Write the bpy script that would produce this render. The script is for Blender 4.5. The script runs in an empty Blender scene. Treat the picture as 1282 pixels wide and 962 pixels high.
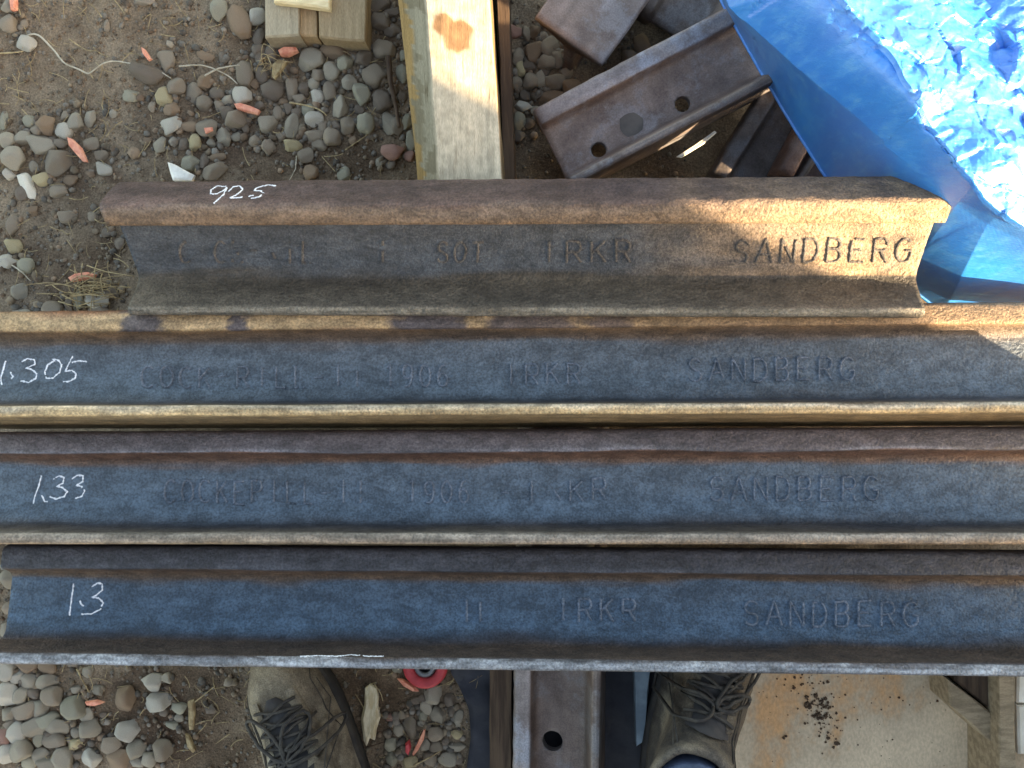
import bpy, bmesh, math, random
from mathutils import Vector, Matrix, noise
from mathutils.bvhtree import BVHTree
R = math.radians
rng = random.Random(7)
scene = bpy.context.scene
col = scene.collection

# ------------------------------------------------------------------ camera, sky, sun, exposure
ZC = 1.10
HFOV = 66.0
CAM_ROLL = 2.2
F = 641.0 / math.tan(R(HFOV / 2))
cam_d = bpy.data.cameras.new('camera')
cam_d.sensor_width = 36.0
cam_d.lens = 18.0 / math.tan(R(HFOV / 2))
cam_d.clip_start = 0.01
cam_d.clip_end = 500
cam = bpy.data.objects.new('camera', cam_d)
cam.location = (0, 0, ZC)
cam.rotation_euler = (0, R(CAM_ROLL), 0)
col.objects.link(cam)
scene.camera = cam

SUN_EL = 20.0
SUN_AZ = -33.0            # degrees from +X, in plan, of the direction towards the sun
w = bpy.data.worlds.new('World')
scene.world = w
w.use_nodes = True
nt = w.node_tree
sky = nt.nodes.new('ShaderNodeTexSky')
sky.sky_type = 'NISHITA'
sky.sun_disc = False
sky.sun_elevation = R(SUN_EL)
sky.sun_rotation = R(90 - SUN_AZ)
sky.air_density = 1.0
sky.dust_density = 1.5
sky.ozone_density = 0.6
nt.links.new(sky.outputs[0], nt.nodes['Background'].inputs[0])
nt.nodes['Background'].inputs[1].default_value = 0.15
sd = bpy.data.lights.new('sun', 'SUN')
sd.energy = 5.0
sd.angle = R(0.53)
sd.color = (1.0, 0.85, 0.66)
so = bpy.data.objects.new('sun', sd)
sv = Vector((math.cos(R(SUN_EL)) * math.cos(R(SUN_AZ)), math.cos(R(SUN_EL)) * math.sin(R(SUN_AZ)), math.sin(R(SUN_EL))))
so.rotation_euler = sv.to_track_quat('Z', 'Y').to_euler()
so.location = sv * 20
col.objects.link(so)
vs = scene.view_settings
vs.view_transform = 'Standard'
vs.look = 'None'
vs.exposure = 2.3
vs.use_white_balance = True          # the phone's shade white balance
vs.white_balance_temperature = 8200
vs.white_balance_tint = 10
vs.gamma = 1.0
vs.use_curve_mapping = False

# ------------------------------------------------------------------ helpers
CAMROT = Matrix.Rotation(R(CAM_ROLL), 3, 'Y')
def ray(px, py):
    return CAMROT @ Vector(((px - 641) / F, (481 - py) / F, -1.0))
def at(px, py, z=0.0):
    d = ray(px, py)
    return Vector((0, 0, ZC)) + d * ((z - ZC) / d.z)
def lin(r, g, b, k=1.0):
    def f(c):
        c /= 255.0
        return (c / 12.92 if c <= 0.04045 else ((c + 0.055) / 1.055) ** 2.4) * k
    return (f(r), f(g), f(b), 1.0)
def fbm(p, s, o=4):
    return noise.fractal(Vector(p) * s, 1.0, 2.0, o)
def obj(name, verts, faces, mat=None, parent=None, smooth=True, loc=None):
    me = bpy.data.meshes.new(name)
    me.from_pydata([tuple(v) for v in verts], [], faces)
    me.update()
    if smooth:
        me.polygons.foreach_set('use_smooth', [True] * len(me.polygons))
    if mat: me.materials.append(mat)
    o = bpy.data.objects.new(name, me)
    col.objects.link(o)
    if parent: o.parent = parent
    if loc is not None: o.location = loc
    return o
def tag(o, label=None, cat=None, group=None, kind=None):
    if label: o['label'] = label
    if cat: o['category'] = cat
    if group: o['group'] = group
    if kind: o['kind'] = kind
    return o
def empty(name, loc=(0, 0, 0)):
    o = bpy.data.objects.new(name, None)
    o.location = loc
    o.empty_display_size = 0.02
    col.objects.link(o)
    return o
def set_col(o, fn):
    me = o.data
    a = me.color_attributes.new('Col', 'FLOAT_COLOR', 'POINT')
    buf = []
    for v in me.vertices: buf.extend(fn(v))
    a.data.foreach_set('color', buf)

# ------------------------------------------------------------------ materials
def mat(name, c1, c2, scale=30, detail=6, lo=0.35, hi=0.65, c3=None, s3=8, lo3=0.5, hi3=0.7, rough=0.8, rough2=None,
        metal=0.0, bump=0.3, bscale=120, bdist=0.002, stretch=(1, 1, 1), vcol=False, ocol=False, spec=0.5,
        fine=0.0, fscale=900, sheen=0.0):
    m = bpy.data.materials.new(name)
    m.use_nodes = True
    t = m.node_tree; N = t.nodes; L = t.links
    b = N['Principled BSDF']
    tc = N.new('ShaderNodeTexCoord')
    mp = N.new('ShaderNodeMapping'); mp.inputs['Scale'].default_value = stretch
    L.new(tc.outputs['Object'], mp.inputs[0])
    def ramp(fac, a, z):
        r = N.new('ShaderNodeMapRange'); r.inputs[1].default_value = a; r.inputs[2].default_value = z
        r.interpolation_type = 'SMOOTHSTEP'
        L.new(fac, r.inputs[0]); return r.outputs[0]
    def nz(s, d, vec=None, rgh=0.6):
        n = N.new('ShaderNodeTexNoise'); n.inputs['Scale'].default_value = s; n.inputs['Detail'].default_value = d
        n.inputs['Roughness'].default_value = rgh
        L.new(vec or mp.outputs[0], n.inputs['Vector']); return n.outputs['Fac']
    def mix(f, a, z, mode='MIX'):
        x = N.new('ShaderNodeMix'); x.data_type = 'RGBA'; x.blend_type = mode
        if isinstance(f, float): x.inputs[0].default_value = f
        else: L.new(f, x.inputs[0])
        for i, q in ((6, a), (7, z)):
            if isinstance(q, tuple): x.inputs[i].default_value = q
            else: L.new(q, x.inputs[i])
        return x.outputs[2]
    n1 = nz(scale, detail)
    c = mix(ramp(n1, lo, hi), c1, c2)
    if c3: c = mix(ramp(nz(s3, 6, None, 0.7), lo3, hi3), c, c3)
    if vcol:
        at_ = N.new('ShaderNodeAttribute'); at_.attribute_name = 'Col'
        c = mix(1.0, at_.outputs['Color'], c, 'MULTIPLY')
    if ocol:
        oi = N.new('ShaderNodeObjectInfo')
        c = mix(1.0, oi.outputs['Color'], c, 'MULTIPLY')
    if fine:
        c = mix(fine, c, mix(ramp(nz(fscale, 3, tc.outputs['Object'] if stretch[0] < 1 else None), 0.3, 0.7), (0.35, 0.35, 0.35, 1), (1.6, 1.6, 1.6, 1)), 'MULTIPLY')
    L.new(c, b.inputs['Base Color'])
    b.inputs['Metallic'].default_value = metal
    b.inputs['Specular IOR Level'].default_value = spec
    if rough2 is None:
        b.inputs['Roughness'].default_value = rough
    else:
        mr = N.new('ShaderNodeMapRange'); mr.inputs[1].default_value = 0.3; mr.inputs[2].default_value = 0.7
        mr.inputs[3].default_value = rough; mr.inputs[4].default_value = rough2
        L.new(nz(scale * 2.3, 4), mr.inputs[0]); L.new(mr.outputs[0], b.inputs['Roughness'])
    if bump:
        bp = N.new('ShaderNodeBump'); bp.inputs['Strength'].default_value = bump; bp.inputs['Distance'].default_value = bdist
        L.new(nz(bscale, 6, tc.outputs['Object'] if stretch[0] < 1 else None, 0.65), bp.inputs['Height']); L.new(bp.outputs[0], b.inputs['Normal'])
    m['bsdf'] = b.name
    return m

M = {}
W1 = (1, 1, 1, 1)
M['dirt'] = mat('dirt', lin(116, 99, 80), lin(142, 124, 102), scale=14, c3=lin(96, 78, 62), s3=5, lo3=0.48, hi3=0.66,
                rough=0.95, bump=0.9, bscale=160, bdist=0.006, fine=0.5, fscale=420, spec=0.2, vcol=True)
M['stone'] = mat('stone', (0.75, 0.75, 0.75, 1), (1.15, 1.13, 1.1, 1), scale=60, c3=(0.62, 0.55, 0.47, 1), s3=40, lo3=0.55, hi3=0.7, rough=0.85,
                 bump=0.35, bscale=220, bdist=0.002, ocol=True, fine=0.2, fscale=1500, spec=0.3)
M['rail'] = mat('rolled_steel', (0.72, 0.72, 0.72, 1), (1.18, 1.18, 1.18, 1), scale=70, c3=(1.45, 1.44, 1.40, 1), s3=48, lo3=0.58, hi3=0.74, stretch=(0.6, 1, 1), rough=0.36, rough2=0.6, metal=0.35,
                bump=0.9, bscale=260, bdist=0.003, vcol=True, fine=0.55, fscale=400, spec=0.5)
M['rail_pit'] = mat('pitted_steel', (0.72, 0.72, 0.72, 1), (1.18, 1.18, 1.18, 1), scale=70, c3=(1.45, 1.44, 1.40, 1), s3=48, lo3=0.58, hi3=0.74, stretch=(0.6, 1, 1), rough=0.42, rough2=0.7, metal=0.3,
                bump=1.0, bscale=220, bdist=0.005, vcol=True, fine=0.55, fscale=400, spec=0.5)
M['offcut'] = mat('rusty_steel', lin(124, 112, 105), lin(98, 86, 80), scale=22, c3=lin(122, 118, 118), s3=14, lo3=0.5, hi3=0.62, rough=0.5, rough2=0.8,
                metal=0.25, bump=0.5, bscale=150, bdist=0.002, vcol=True, fine=0.3, fscale=500)
M['chalk'] = mat('chalk', lin(205, 208, 212), lin(240, 240, 240), scale=300, rough=0.95, bump=0)
M['wood_grey'] = mat('weathered_wood', lin(196, 182, 158), lin(164, 152, 130), scale=38, lo=0.2, hi=0.8, stretch=(5, 0.4, 5), c3=lin(128, 112, 88), s3=22, lo3=0.58, hi3=0.72,
                rough=0.85, bump=0.5, bscale=60, bdist=0.002, fine=0.35, fscale=500, spec=0.25, vcol=True)
M['wood_x'] = mat('crate_wood', lin(150, 124, 88), lin(116, 92, 62), scale=14, stretch=(0.3, 4, 4), rough=0.85, bump=0.4, bscale=50, bdist=0.002, spec=0.25)
M['wood_dark'] = mat('dark_wood', lin(92, 74, 58), lin(62, 48, 38), scale=20, stretch=(6, 0.4, 6), rough=0.85, bump=0.5, bscale=70, bdist=0.002, spec=0.25)
M['ply'] = mat('plywood', lin(214, 190, 158), lin(178, 158, 132), scale=9, stretch=(1, 0.6, 1), c3=lin(204, 156, 110), s3=9, lo3=0.50, hi3=0.68, rough=0.8,
               bump=0.25, bscale=140, bdist=0.001, fine=0.2, fscale=300, spec=0.25)
M['tarp'] = mat('blue_tarp', lin(2, 126, 212), lin(10, 142, 224), scale=10, c3=lin(90, 166, 222), s3=40, lo3=0.45, hi3=0.85, rough=0.38, rough2=0.52, bump=0.35,
                bscale=110, bdist=0.002, stretch=(1.0, 2.4, 1), spec=1.0)
M['boot'] = mat('boot_leather', lin(150, 137, 115), lin(108, 97, 82), scale=30, c3=lin(172, 161, 138), s3=12, lo3=0.52, hi3=0.68, rough=0.75, bump=0.8, bscale=90,
                bdist=0.004, fine=0.45, fscale=600, spec=0.3)
M['boot_dark'] = mat('dark_boot_leather', lin(112, 100, 84), lin(74, 67, 60), scale=30, c3=lin(140, 127, 106), s3=12, lo3=0.52, hi3=0.68, rough=0.75, bump=0.8, bscale=90,
                bdist=0.004, fine=0.45, fscale=600, spec=0.3)
M['tongue'] = mat('boot_tongue', lin(78, 74, 70), lin(58, 56, 56), scale=40, rough=0.9, bump=0.4, bscale=200, bdist=0.001)
M['lace'] = mat('lace', lin(84, 78, 68), lin(58, 54, 50), scale=80, rough=0.95, bump=0.5, bscale=500, bdist=0.001)
M['sole'] = mat('rubber_sole', lin(50, 47, 44), lin(70, 64, 56), scale=40, rough=0.9, bump=0.4, bscale=200)
M['denim'] = mat('navy_cloth', lin(78, 92, 116), lin(58, 70, 92), scale=60, rough=0.95, bump=0.4, bscale=600, bdist=0.001)
M['skin'] = mat('skin', lin(200, 150, 120), lin(188, 136, 108), scale=20, rough=0.6, bump=0.1)
M['hair'] = mat('hair', lin(60, 46, 34), lin(40, 30, 24), scale=80, rough=0.8)
M['red'] = mat('red_plastic', lin(196, 62, 66), lin(170, 50, 54), scale=60, rough=0.6, bump=0.2, bscale=300, bdist=0.001)
M['black'] = mat('black_rubber', lin(22, 22, 24), lin(34, 33, 34), scale=60, rough=0.8)
M['steel'] = mat('grey_metal', lin(120, 122, 124), lin(96, 96, 96), scale=60, rough=0.5, metal=0.5)
M['chip'] = mat('orange_chip', lin(206, 122, 96), lin(226, 158, 128), scale=120, stretch=(1, 1, 1), rough=0.8, bump=0.4, bscale=300, bdist=0.001)
M['straw'] = mat('dry_straw', lin(172, 152, 112), lin(128, 106, 74), scale=80, rough=0.9, bump=0.3, bscale=400)
M['root'] = mat('pale_root', lin(182, 172, 152), lin(150, 138, 116), scale=80, rough=0.9)
M['bark'] = mat('pale_wood_chip', lin(214, 202, 172), lin(182, 164, 128), scale=50, stretch=(4, 1, 1), rough=0.85, bump=0.6, bscale=160, bdist=0.002)
M['membrane'] = mat('dark_sheet', lin(30, 32, 40), lin(44, 45, 52), scale=30, rough=0.7, bump=0.4, bscale=60, bdist=0.003)
M['bluestrip'] = mat('blue_grey_strip', lin(150, 168, 178), lin(120, 136, 146), scale=30, rough=0.55, metal=0.2, bump=0.2)
M['pale'] = mat('pale_panel', lin(226, 218, 200), lin(206, 196, 176), scale=30, rough=0.7, bump=0.1)
M['cream'] = mat('sunlit_cream_wood', lin(232, 210, 164), lin(214, 190, 144), scale=40, stretch=(1, 5, 5), rough=0.8, bump=0.2)  # tone taken from sunlit wood
M['wood_mid'] = mat('brown_grey_wood', lin(158, 138, 110), lin(126, 108, 84), scale=30, stretch=(1, 4, 4), rough=0.85, bump=0.4, bscale=60, bdist=0.002, fine=0.3, fscale=500)
M['white'] = mat('white_stone', lin(232, 226, 212), lin(206, 200, 186), scale=60, rough=0.8, bump=0.3)
M['grit'] = mat('grit', lin(128, 116, 100), lin(88, 76, 64), scale=55, rough=0.9, bump=0.2)
M['speck'] = mat('soil_crumbs', lin(66, 50, 38), lin(92, 70, 50), scale=90, rough=0.95)

# woven relief of the tarp
def tarp_weave(m):
    t = m.node_tree; N = t.nodes; L = t.links
    b = N['Principled BSDF']
    old = b.inputs['Normal'].links[0].from_node
    uv = N.new('ShaderNodeUVMap'); uv.uv_map = 'UVMap'
    hs = []
    for d in ('X', 'Y'):
        wv = N.new('ShaderNodeTexWave'); wv.bands_direction = d; wv.inputs['Scale'].default_value = 125
        wv.inputs['Distortion'].default_value = 0.6
        L.new(uv.outputs[0], wv.inputs['Vector']); hs.append(wv.outputs['Fac'])
    ad = N.new('ShaderNodeMath'); ad.operation = 'ADD'; L.new(hs[0], ad.inputs[0]); L.new(hs[1], ad.inputs[1])
    bp = N.new('ShaderNodeBump'); bp.inputs['Strength'].default_value = 0.3; bp.inputs['Distance'].default_value = 0.0004
    L.new(ad.outputs[0], bp.inputs['Height']); L.new(old.outputs[0], bp.inputs['Normal'])
    # sharp creases: distance to the edges of warped cells
    tc = N.new('ShaderNodeTexCoord'); last = bp.outputs[0]
    nz = N.new('ShaderNodeTexNoise'); nz.inputs['Scale'].default_value = 22; L.new(tc.outputs['Object'], nz.inputs['Vector'])
    va = N.new('ShaderNodeVectorMath'); va.operation = 'MULTIPLY_ADD'; va.inputs[1].default_value = (0.045, 0.045, 0.045)
    L.new(nz.outputs['Color'], va.inputs[0]); L.new(tc.outputs['Object'], va.inputs[2])
    L.new(last, b.inputs['Normal'])
tarp_weave(M['tarp'])
_b = M['tarp'].node_tree.nodes['Principled BSDF']
_b.inputs['Coat Weight'].default_value = 0.9
_b.inputs['Coat Roughness'].default_value = 0.36

# ------------------------------------------------------------------ ground
def gz(x, y):
    return 0.006 * fbm((x, y, 1.3), 5) + 0.0035 * fbm((x, y, 4.1), 28, 3)
def axis_steps():
    a = [i * 0.01 for i in range(-95, 96)]
    e = []; s = 0.02; v = 0.95
    while v < 60:
        v += s; s *= 1.35; e.append(v)
    return [-q for q in reversed(e)] + a + e
ax = axis_steps(); n = len(ax)
gv = [(x, y, gz(x, y) if abs(x) < 3 and abs(y) < 3 else 0.0) for y in ax for x in ax]
gf = [(j * n + i, j * n + i + 1, (j + 1) * n + i + 1, (j + 1) * n + i) for j in range(n - 1) for i in range(n - 1)]
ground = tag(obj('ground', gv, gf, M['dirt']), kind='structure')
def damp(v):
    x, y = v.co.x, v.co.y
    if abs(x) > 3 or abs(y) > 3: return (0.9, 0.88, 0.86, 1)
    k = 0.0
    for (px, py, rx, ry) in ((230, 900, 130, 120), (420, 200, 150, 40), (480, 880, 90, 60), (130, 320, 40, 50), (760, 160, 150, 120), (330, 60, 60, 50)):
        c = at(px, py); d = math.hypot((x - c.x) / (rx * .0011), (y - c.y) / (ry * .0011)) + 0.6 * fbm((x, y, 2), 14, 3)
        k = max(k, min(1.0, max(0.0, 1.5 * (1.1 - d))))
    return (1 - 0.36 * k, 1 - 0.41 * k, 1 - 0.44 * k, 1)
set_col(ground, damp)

# ------------------------------------------------------------------ rails
def profile(s=1.0, h=134.0):
    # (u height from foot, v sideways) for the upper side, head crown to foot bottom, mm
    P = [(134, 0), (133.8, 8), (133.3, 15), (132.6, 22), (131.2, 26.6), (128.6, 29.6), (124.5, 30.7), (117, 31), (110, 31), (106.5, 30.4), (105, 28.5),
         (104, 24), (102, 17), (100, 12), (97, 8.6), (93, 7.2), (86, 6.8), (78, 6.6), (70, 6.5), (62, 6.5), (54, 6.5), (46, 6.6), (38, 6.8), (31, 7.4),
         (27, 9), (24, 12), (21.5, 17), (19, 25), (16.5, 34), (14.2, 43), (13, 49), (12, 52), (9.5, 53.8), (6, 54.2), (2.5, 53.6), (0.4, 52), (0, 48), (0, 30), (0, 12)]
    Q = []
    for i, (a, b) in enumerate(zip(P, P[1:])):
        Q.append((a[0], a[1], i)); Q.append(((a[0] + b[0]) / 2, (a[1] + b[1]) / 2, i + 0.5))
    Q.append((*P[-1], len(P) - 1))
    up = [(u * s / 1000, v * s / 1000, i) for (u, v, i) in Q]
    dn = [(u, -v, i) for (u, v, i) in reversed(up) if v > 0]
    return up + dn
def lerp(a, b, t): return [a[i] + (b[i] - a[i]) * t for i in range(len(a))]
# colour stops by index along the profile: crown 0..4, head side 5..9, head underside 10..13, web 14..23, foot slope 24..31, foot edge 32..35, base 36..
def ramp_at(stops, x):
    if x <= stops[0][0]: return stops[0][1]
    for (a, ca), (b, cb) in zip(stops, stops[1:]):
        if x <= b:
            return lerp(ca, cb, (x - a) / (b - a))
    return stops[-1][1]
def rail_mesh(name, length, stops, material, parent, scale=1.0, seg=0.006, rough_amp=0.0004, patches=None, seed=0.0, holes=(), skew=0.0, edge_wear=0.0):
    prof = profile(scale); m = len(prof); ns = max(2, int(length / seg))
    V = []; C = []
    for k in range(ns + 1):
        x = -length / 2 + length * k / ns
        for (u, v, i) in prof:
            p = (x * 0.6 + seed, u * 3, v * 3)
            d = rough_amp * (fbm((x + seed, u * 2, v * 2), 60, 3)) + 0.6 * rough_amp * fbm((x + seed, u, v), 9, 2)
            sgn = 1 if v >= 0 else -1
            uu = u; vv = v + sgn * d * (1 if v != 0 else 0)
            if i <= 4: uu = u + d
            e = 0.0
            if 31 <= i <= 35 and edge_wear: e = edge_wear * noise.noise(Vector((x * 22 + seed, 3.1, 0))) * 0.001
            V.append((x + skew * (u - 0.067), uu + (e if i > 31 else 0), vv + e * sgn))
            # colour: index warped by noise so that zones have ragged borders
            wi = i + 1.5 * fbm((x * 0.5 + seed, u * 4, 0.3), 14, 3)
            c = list(ramp_at(stops, wi)[:3])
            f = 1.0 + (0.16 if 14 <= i <= 24 else 0.35) * fbm((x * 0.35 + seed, u * 6 + v * 3, 2.0), 16, 4)
            if i >= 31: f *= max(0.4, 1.0 + 0.55 * fbm((x * 0.10 + seed, u * 5 + v * 2.5, 6.0), 60, 4))
            c = [max(0.004, q * f) for q in c]
            if patches: c = patches(x, u, v, i, c)
            C.append((c[0], c[1], c[2], 1.0))
    Fc = []
    for k in range(ns):
        for j in range(m):
            a = k * m + j; b = k * m + (j + 1) % m
            Fc.append((a, b, b + m, a + m))
    Fc.append(tuple(range(m))[::-1]); Fc.append(tuple(range(ns * m, ns * m + m)))
    o = obj(name, V, [f[::-1] for f in Fc], material, parent)
    a = o.data.color_attributes.new('Col', 'FLOAT_COLOR', 'POINT')
    a.data.foreach_set('color', [q for c in C for q in c])
    return o
def frame(p0, p1, tilt):
    """matrix whose x runs p0 to p1, local y = foot to head, local z = out of the web"""
    d = (p1 - p0); X = d.normalized()
    Y = Vector((0, 0, 1)).cross(X).normalized(); Z = X.cross(Y)
    r = Matrix.Rotation(tilt, 3, X)
    Y2 = r @ Y; Z2 = r @ Z
    mid = (p0 + p1) / 2
    return Matrix(((X.x, Y2.x, Z2.x, mid.x), (X.y, Y2.y, Z2.y, mid.y), (X.z, Y2.z, Z2.z, mid.z), (0, 0, 0, 1)))
BVH = {}
def place_rail(name, label, pl, pr, z_l, z_r, tilt, length, end_px, stops, material, cat='rail', group=None, scale=1.0, **kw):
    """pl/pr pixels on the web centre line; the rail's left end at end_px (or None to centre between pl and pr)"""
    a = at(*pl, z_l); b = at(*pr, z_r)
    d = (b - a).normalized()
    if end_px is not None:
        e = at(end_px, pl[1], z_l); t0 = (e - a).dot(d); a2 = a + d * t0; b2 = a2 + d * length
    else:
        a2, b2 = a, b; length = (b - a).length
    Mx = frame(a2, b2, tilt)
    Mx = Mx @ Matrix.Translation((0, -0.062 * scale, 0))
    root = empty(name); root.matrix_world = Mx
    tag(root, label, cat, group)
    body = rail_mesh('rail_body', length, stops, material, root, scale=scale, **kw)
    return root, body, Mx
def world_bvh(key, o, Mx):
    vs_ = [Mx @ v.co for v in o.data.vertices]
    BVH[key] = BVHTree.FromPolygons(vs_, [tuple(p.vertices) for p in o.data.polygons])
    return BVH[key]
def hit(key, px, py):
    d = ray(px, py).normalized()
    loc, nor, idx, dist = BVH[key].ray_cast(Vector((0, 0, ZC)), d)
    if loc is None: return None
    if nor.dot(d) > 0: nor = -nor
    return loc, nor

def S(*a): return [(i, lin(*c)) for i, c in a]
K = 0.8
st1 = S((0, (84, 70, 68)), (4, (96, 78, 72)), (6, (120, 104, 92)), (9, (116, 92, 70)), (11, (104, 82, 62)), (13, (74, 62, 56)), (15, (76, 78, 82)), (22, (78, 83, 88)), (24, (74, 68, 60)),
        (26, (86, 78, 66)), (30, (96, 88, 76)), (31.5, (120, 112, 98)), (33, (118, 112, 100)), (36, (80, 66, 52)))
st2 = S((0, (110, 74, 54)), (4, (128, 88, 62)), (6, (176, 148, 112)), (9, (168, 138, 100)), (10.5, (126, 98, 72)), (12, (104, 86, 70)), (14.2, (88, 76, 68)), (15.4, (88, 95, 101)), (22, (84, 96, 105)), (26, (70, 72, 76)),
        (30, (120, 104, 80)), (32, (190, 174, 150)), (33.5, (176, 150, 112)), (36, (150, 128, 96)), (38, (146, 122, 90)))
st3 = S((0, (70, 58, 56)), (5, (84, 74, 74)), (8.5, (92, 86, 88)), (9.6, (120, 118, 122)), (10.4, (104, 76, 62)), (12.5, (112, 84, 68)), (14.4, (104, 82, 70)), (15.5, (84, 96, 106)), (22, (80, 97, 111)), (26, (66, 66, 70)),
        (29, (90, 80, 68)), (31.5, (150, 140, 128)), (33, (128, 116, 104)), (36, (146, 122, 98)), (38, (140, 114, 88)))
st4 = S((0, (52, 50, 54)), (5, (66, 66, 72)), (8.5, (72, 74, 80)), (9.6, (80, 82, 88)), (10.4, (92, 72, 58)), (12.5, (104, 82, 64)), (14.4, (94, 78, 66)), (15.5, (76, 94, 110)), (22, (72, 96, 116)), (24, (56, 62, 72)),
        (26, (74, 60, 50)), (30, (82, 68, 58)), (31.2, (98, 94, 96)), (33, (134, 138, 144)), (36, (110, 104, 100)))

def blob(x, y, x0, y0, rx, ry):
    d = ((x - x0) / rx) ** 2 + ((y - y0) / ry) ** 2
    return max(0.0, 1.0 - d)
def p2(x, u, v, i, c):
    # dark bare patches on the tan head side, ragged
    if 4 <= i <= 10:
        for (x0, rx) in ((-0.44, 0.028), (-0.325, 0.012), (-0.10, 0.05), (0.02, 0.06), (0.11, 0.03)):
            k = blob(x + 0.01 * noise.noise(Vector((x * 60, u * 200, 0))), 0, x0, 0, rx, 1)
            if k > 0: c = lerp(c, lin(72, 68, 74)[:3], max(0, min(0.9, k * 1.6 + 0.7 * fbm((x, u * 2, 3), 70, 3))))
        if x > -0.1:
            c = lerp(c, lin(122, 96, 72)[:3], min(0.75, (x + 0.1) * 2))
    return c
def p1(x, u, v, i, c):
    if x > 0.12 and i < 24:      # orange rust to the right, painted lighter to copy the sunlit part
        c = lerp(c, lin(196, 160, 120)[:3], min(0.8, (x - 0.12) * 3.2) * (0.6 + 0.4 * noise.noise(Vector((x * 30, u * 60, 1)))))
    return c
def p4(x, u, v, i, c):
    if 31 <= i <= 34:
        k = max(0.0, min(1.0, 1.6 * noise.noise(Vector((x * 9, 5, 2))) + 0.25 + 1.2 * noise.noise(Vector((x * 70, i, 2)))))
        c = lerp(c, lin(186, 190, 194)[:3], 0.6 * k)
    return c
T = R(-11)
Z0 = 0.165          # height of the web centre of the lying rails
r1, b1, m1 = place_rail('rail', 'shortest brown rail with 92.5 chalked on its head, one end under blue tarp', (165, 309), (1155, 307), 0.190, 0.208, R(40), 0.925, None, st1, M['rail_pit'],
                        group='cut lengths of old rail', rough_amp=0.0007, patches=p1, seed=1.0, seg=0.004, skew=0.0, edge_wear=0.6)
r2, b2, m2 = place_rail('rail', 'rail chalked 1.305 with tan head and foot edges, beside the shortest rail', (0, 467), (1282, 459), Z0, Z0 + 0.004, T, 1.305, -25, st2, M['rail'],
                        group='cut lengths of old rail', patches=p2, seed=2.3, seg=0.004, edge_wear=0.9)
r3, b3, m3 = place_rail('rail', 'blue grey rail chalked 1.33 lying between two longer-lettered rails', (0, 616), (1282, 613), Z0, Z0, T, 1.33, -30, st3, M['rail'],
                        group='cut lengths of old rail', seed=3.9, seg=0.004, edge_wear=0.7)
r4, b4, m4 = place_rail('rail', 'dark blue rail chalked 1.3 lying next to the boots', (16, 756), (1282, 768), Z0, Z0, T, 1.30, 16, st4, M['rail_pit'],
                        group='cut lengths of old rail', patches=p4, seed=5.7, seg=0.004, edge_wear=0.8)
r3['label'] = 'blue grey rail chalked 1.33, between rails chalked 1.305 and 1.3'
for k, o, m_ in (('r1', b1, m1), ('r2', b2, m2), ('r3', b3, m3), ('r4', b4, m4)): world_bvh(k, o, m_)

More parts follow.
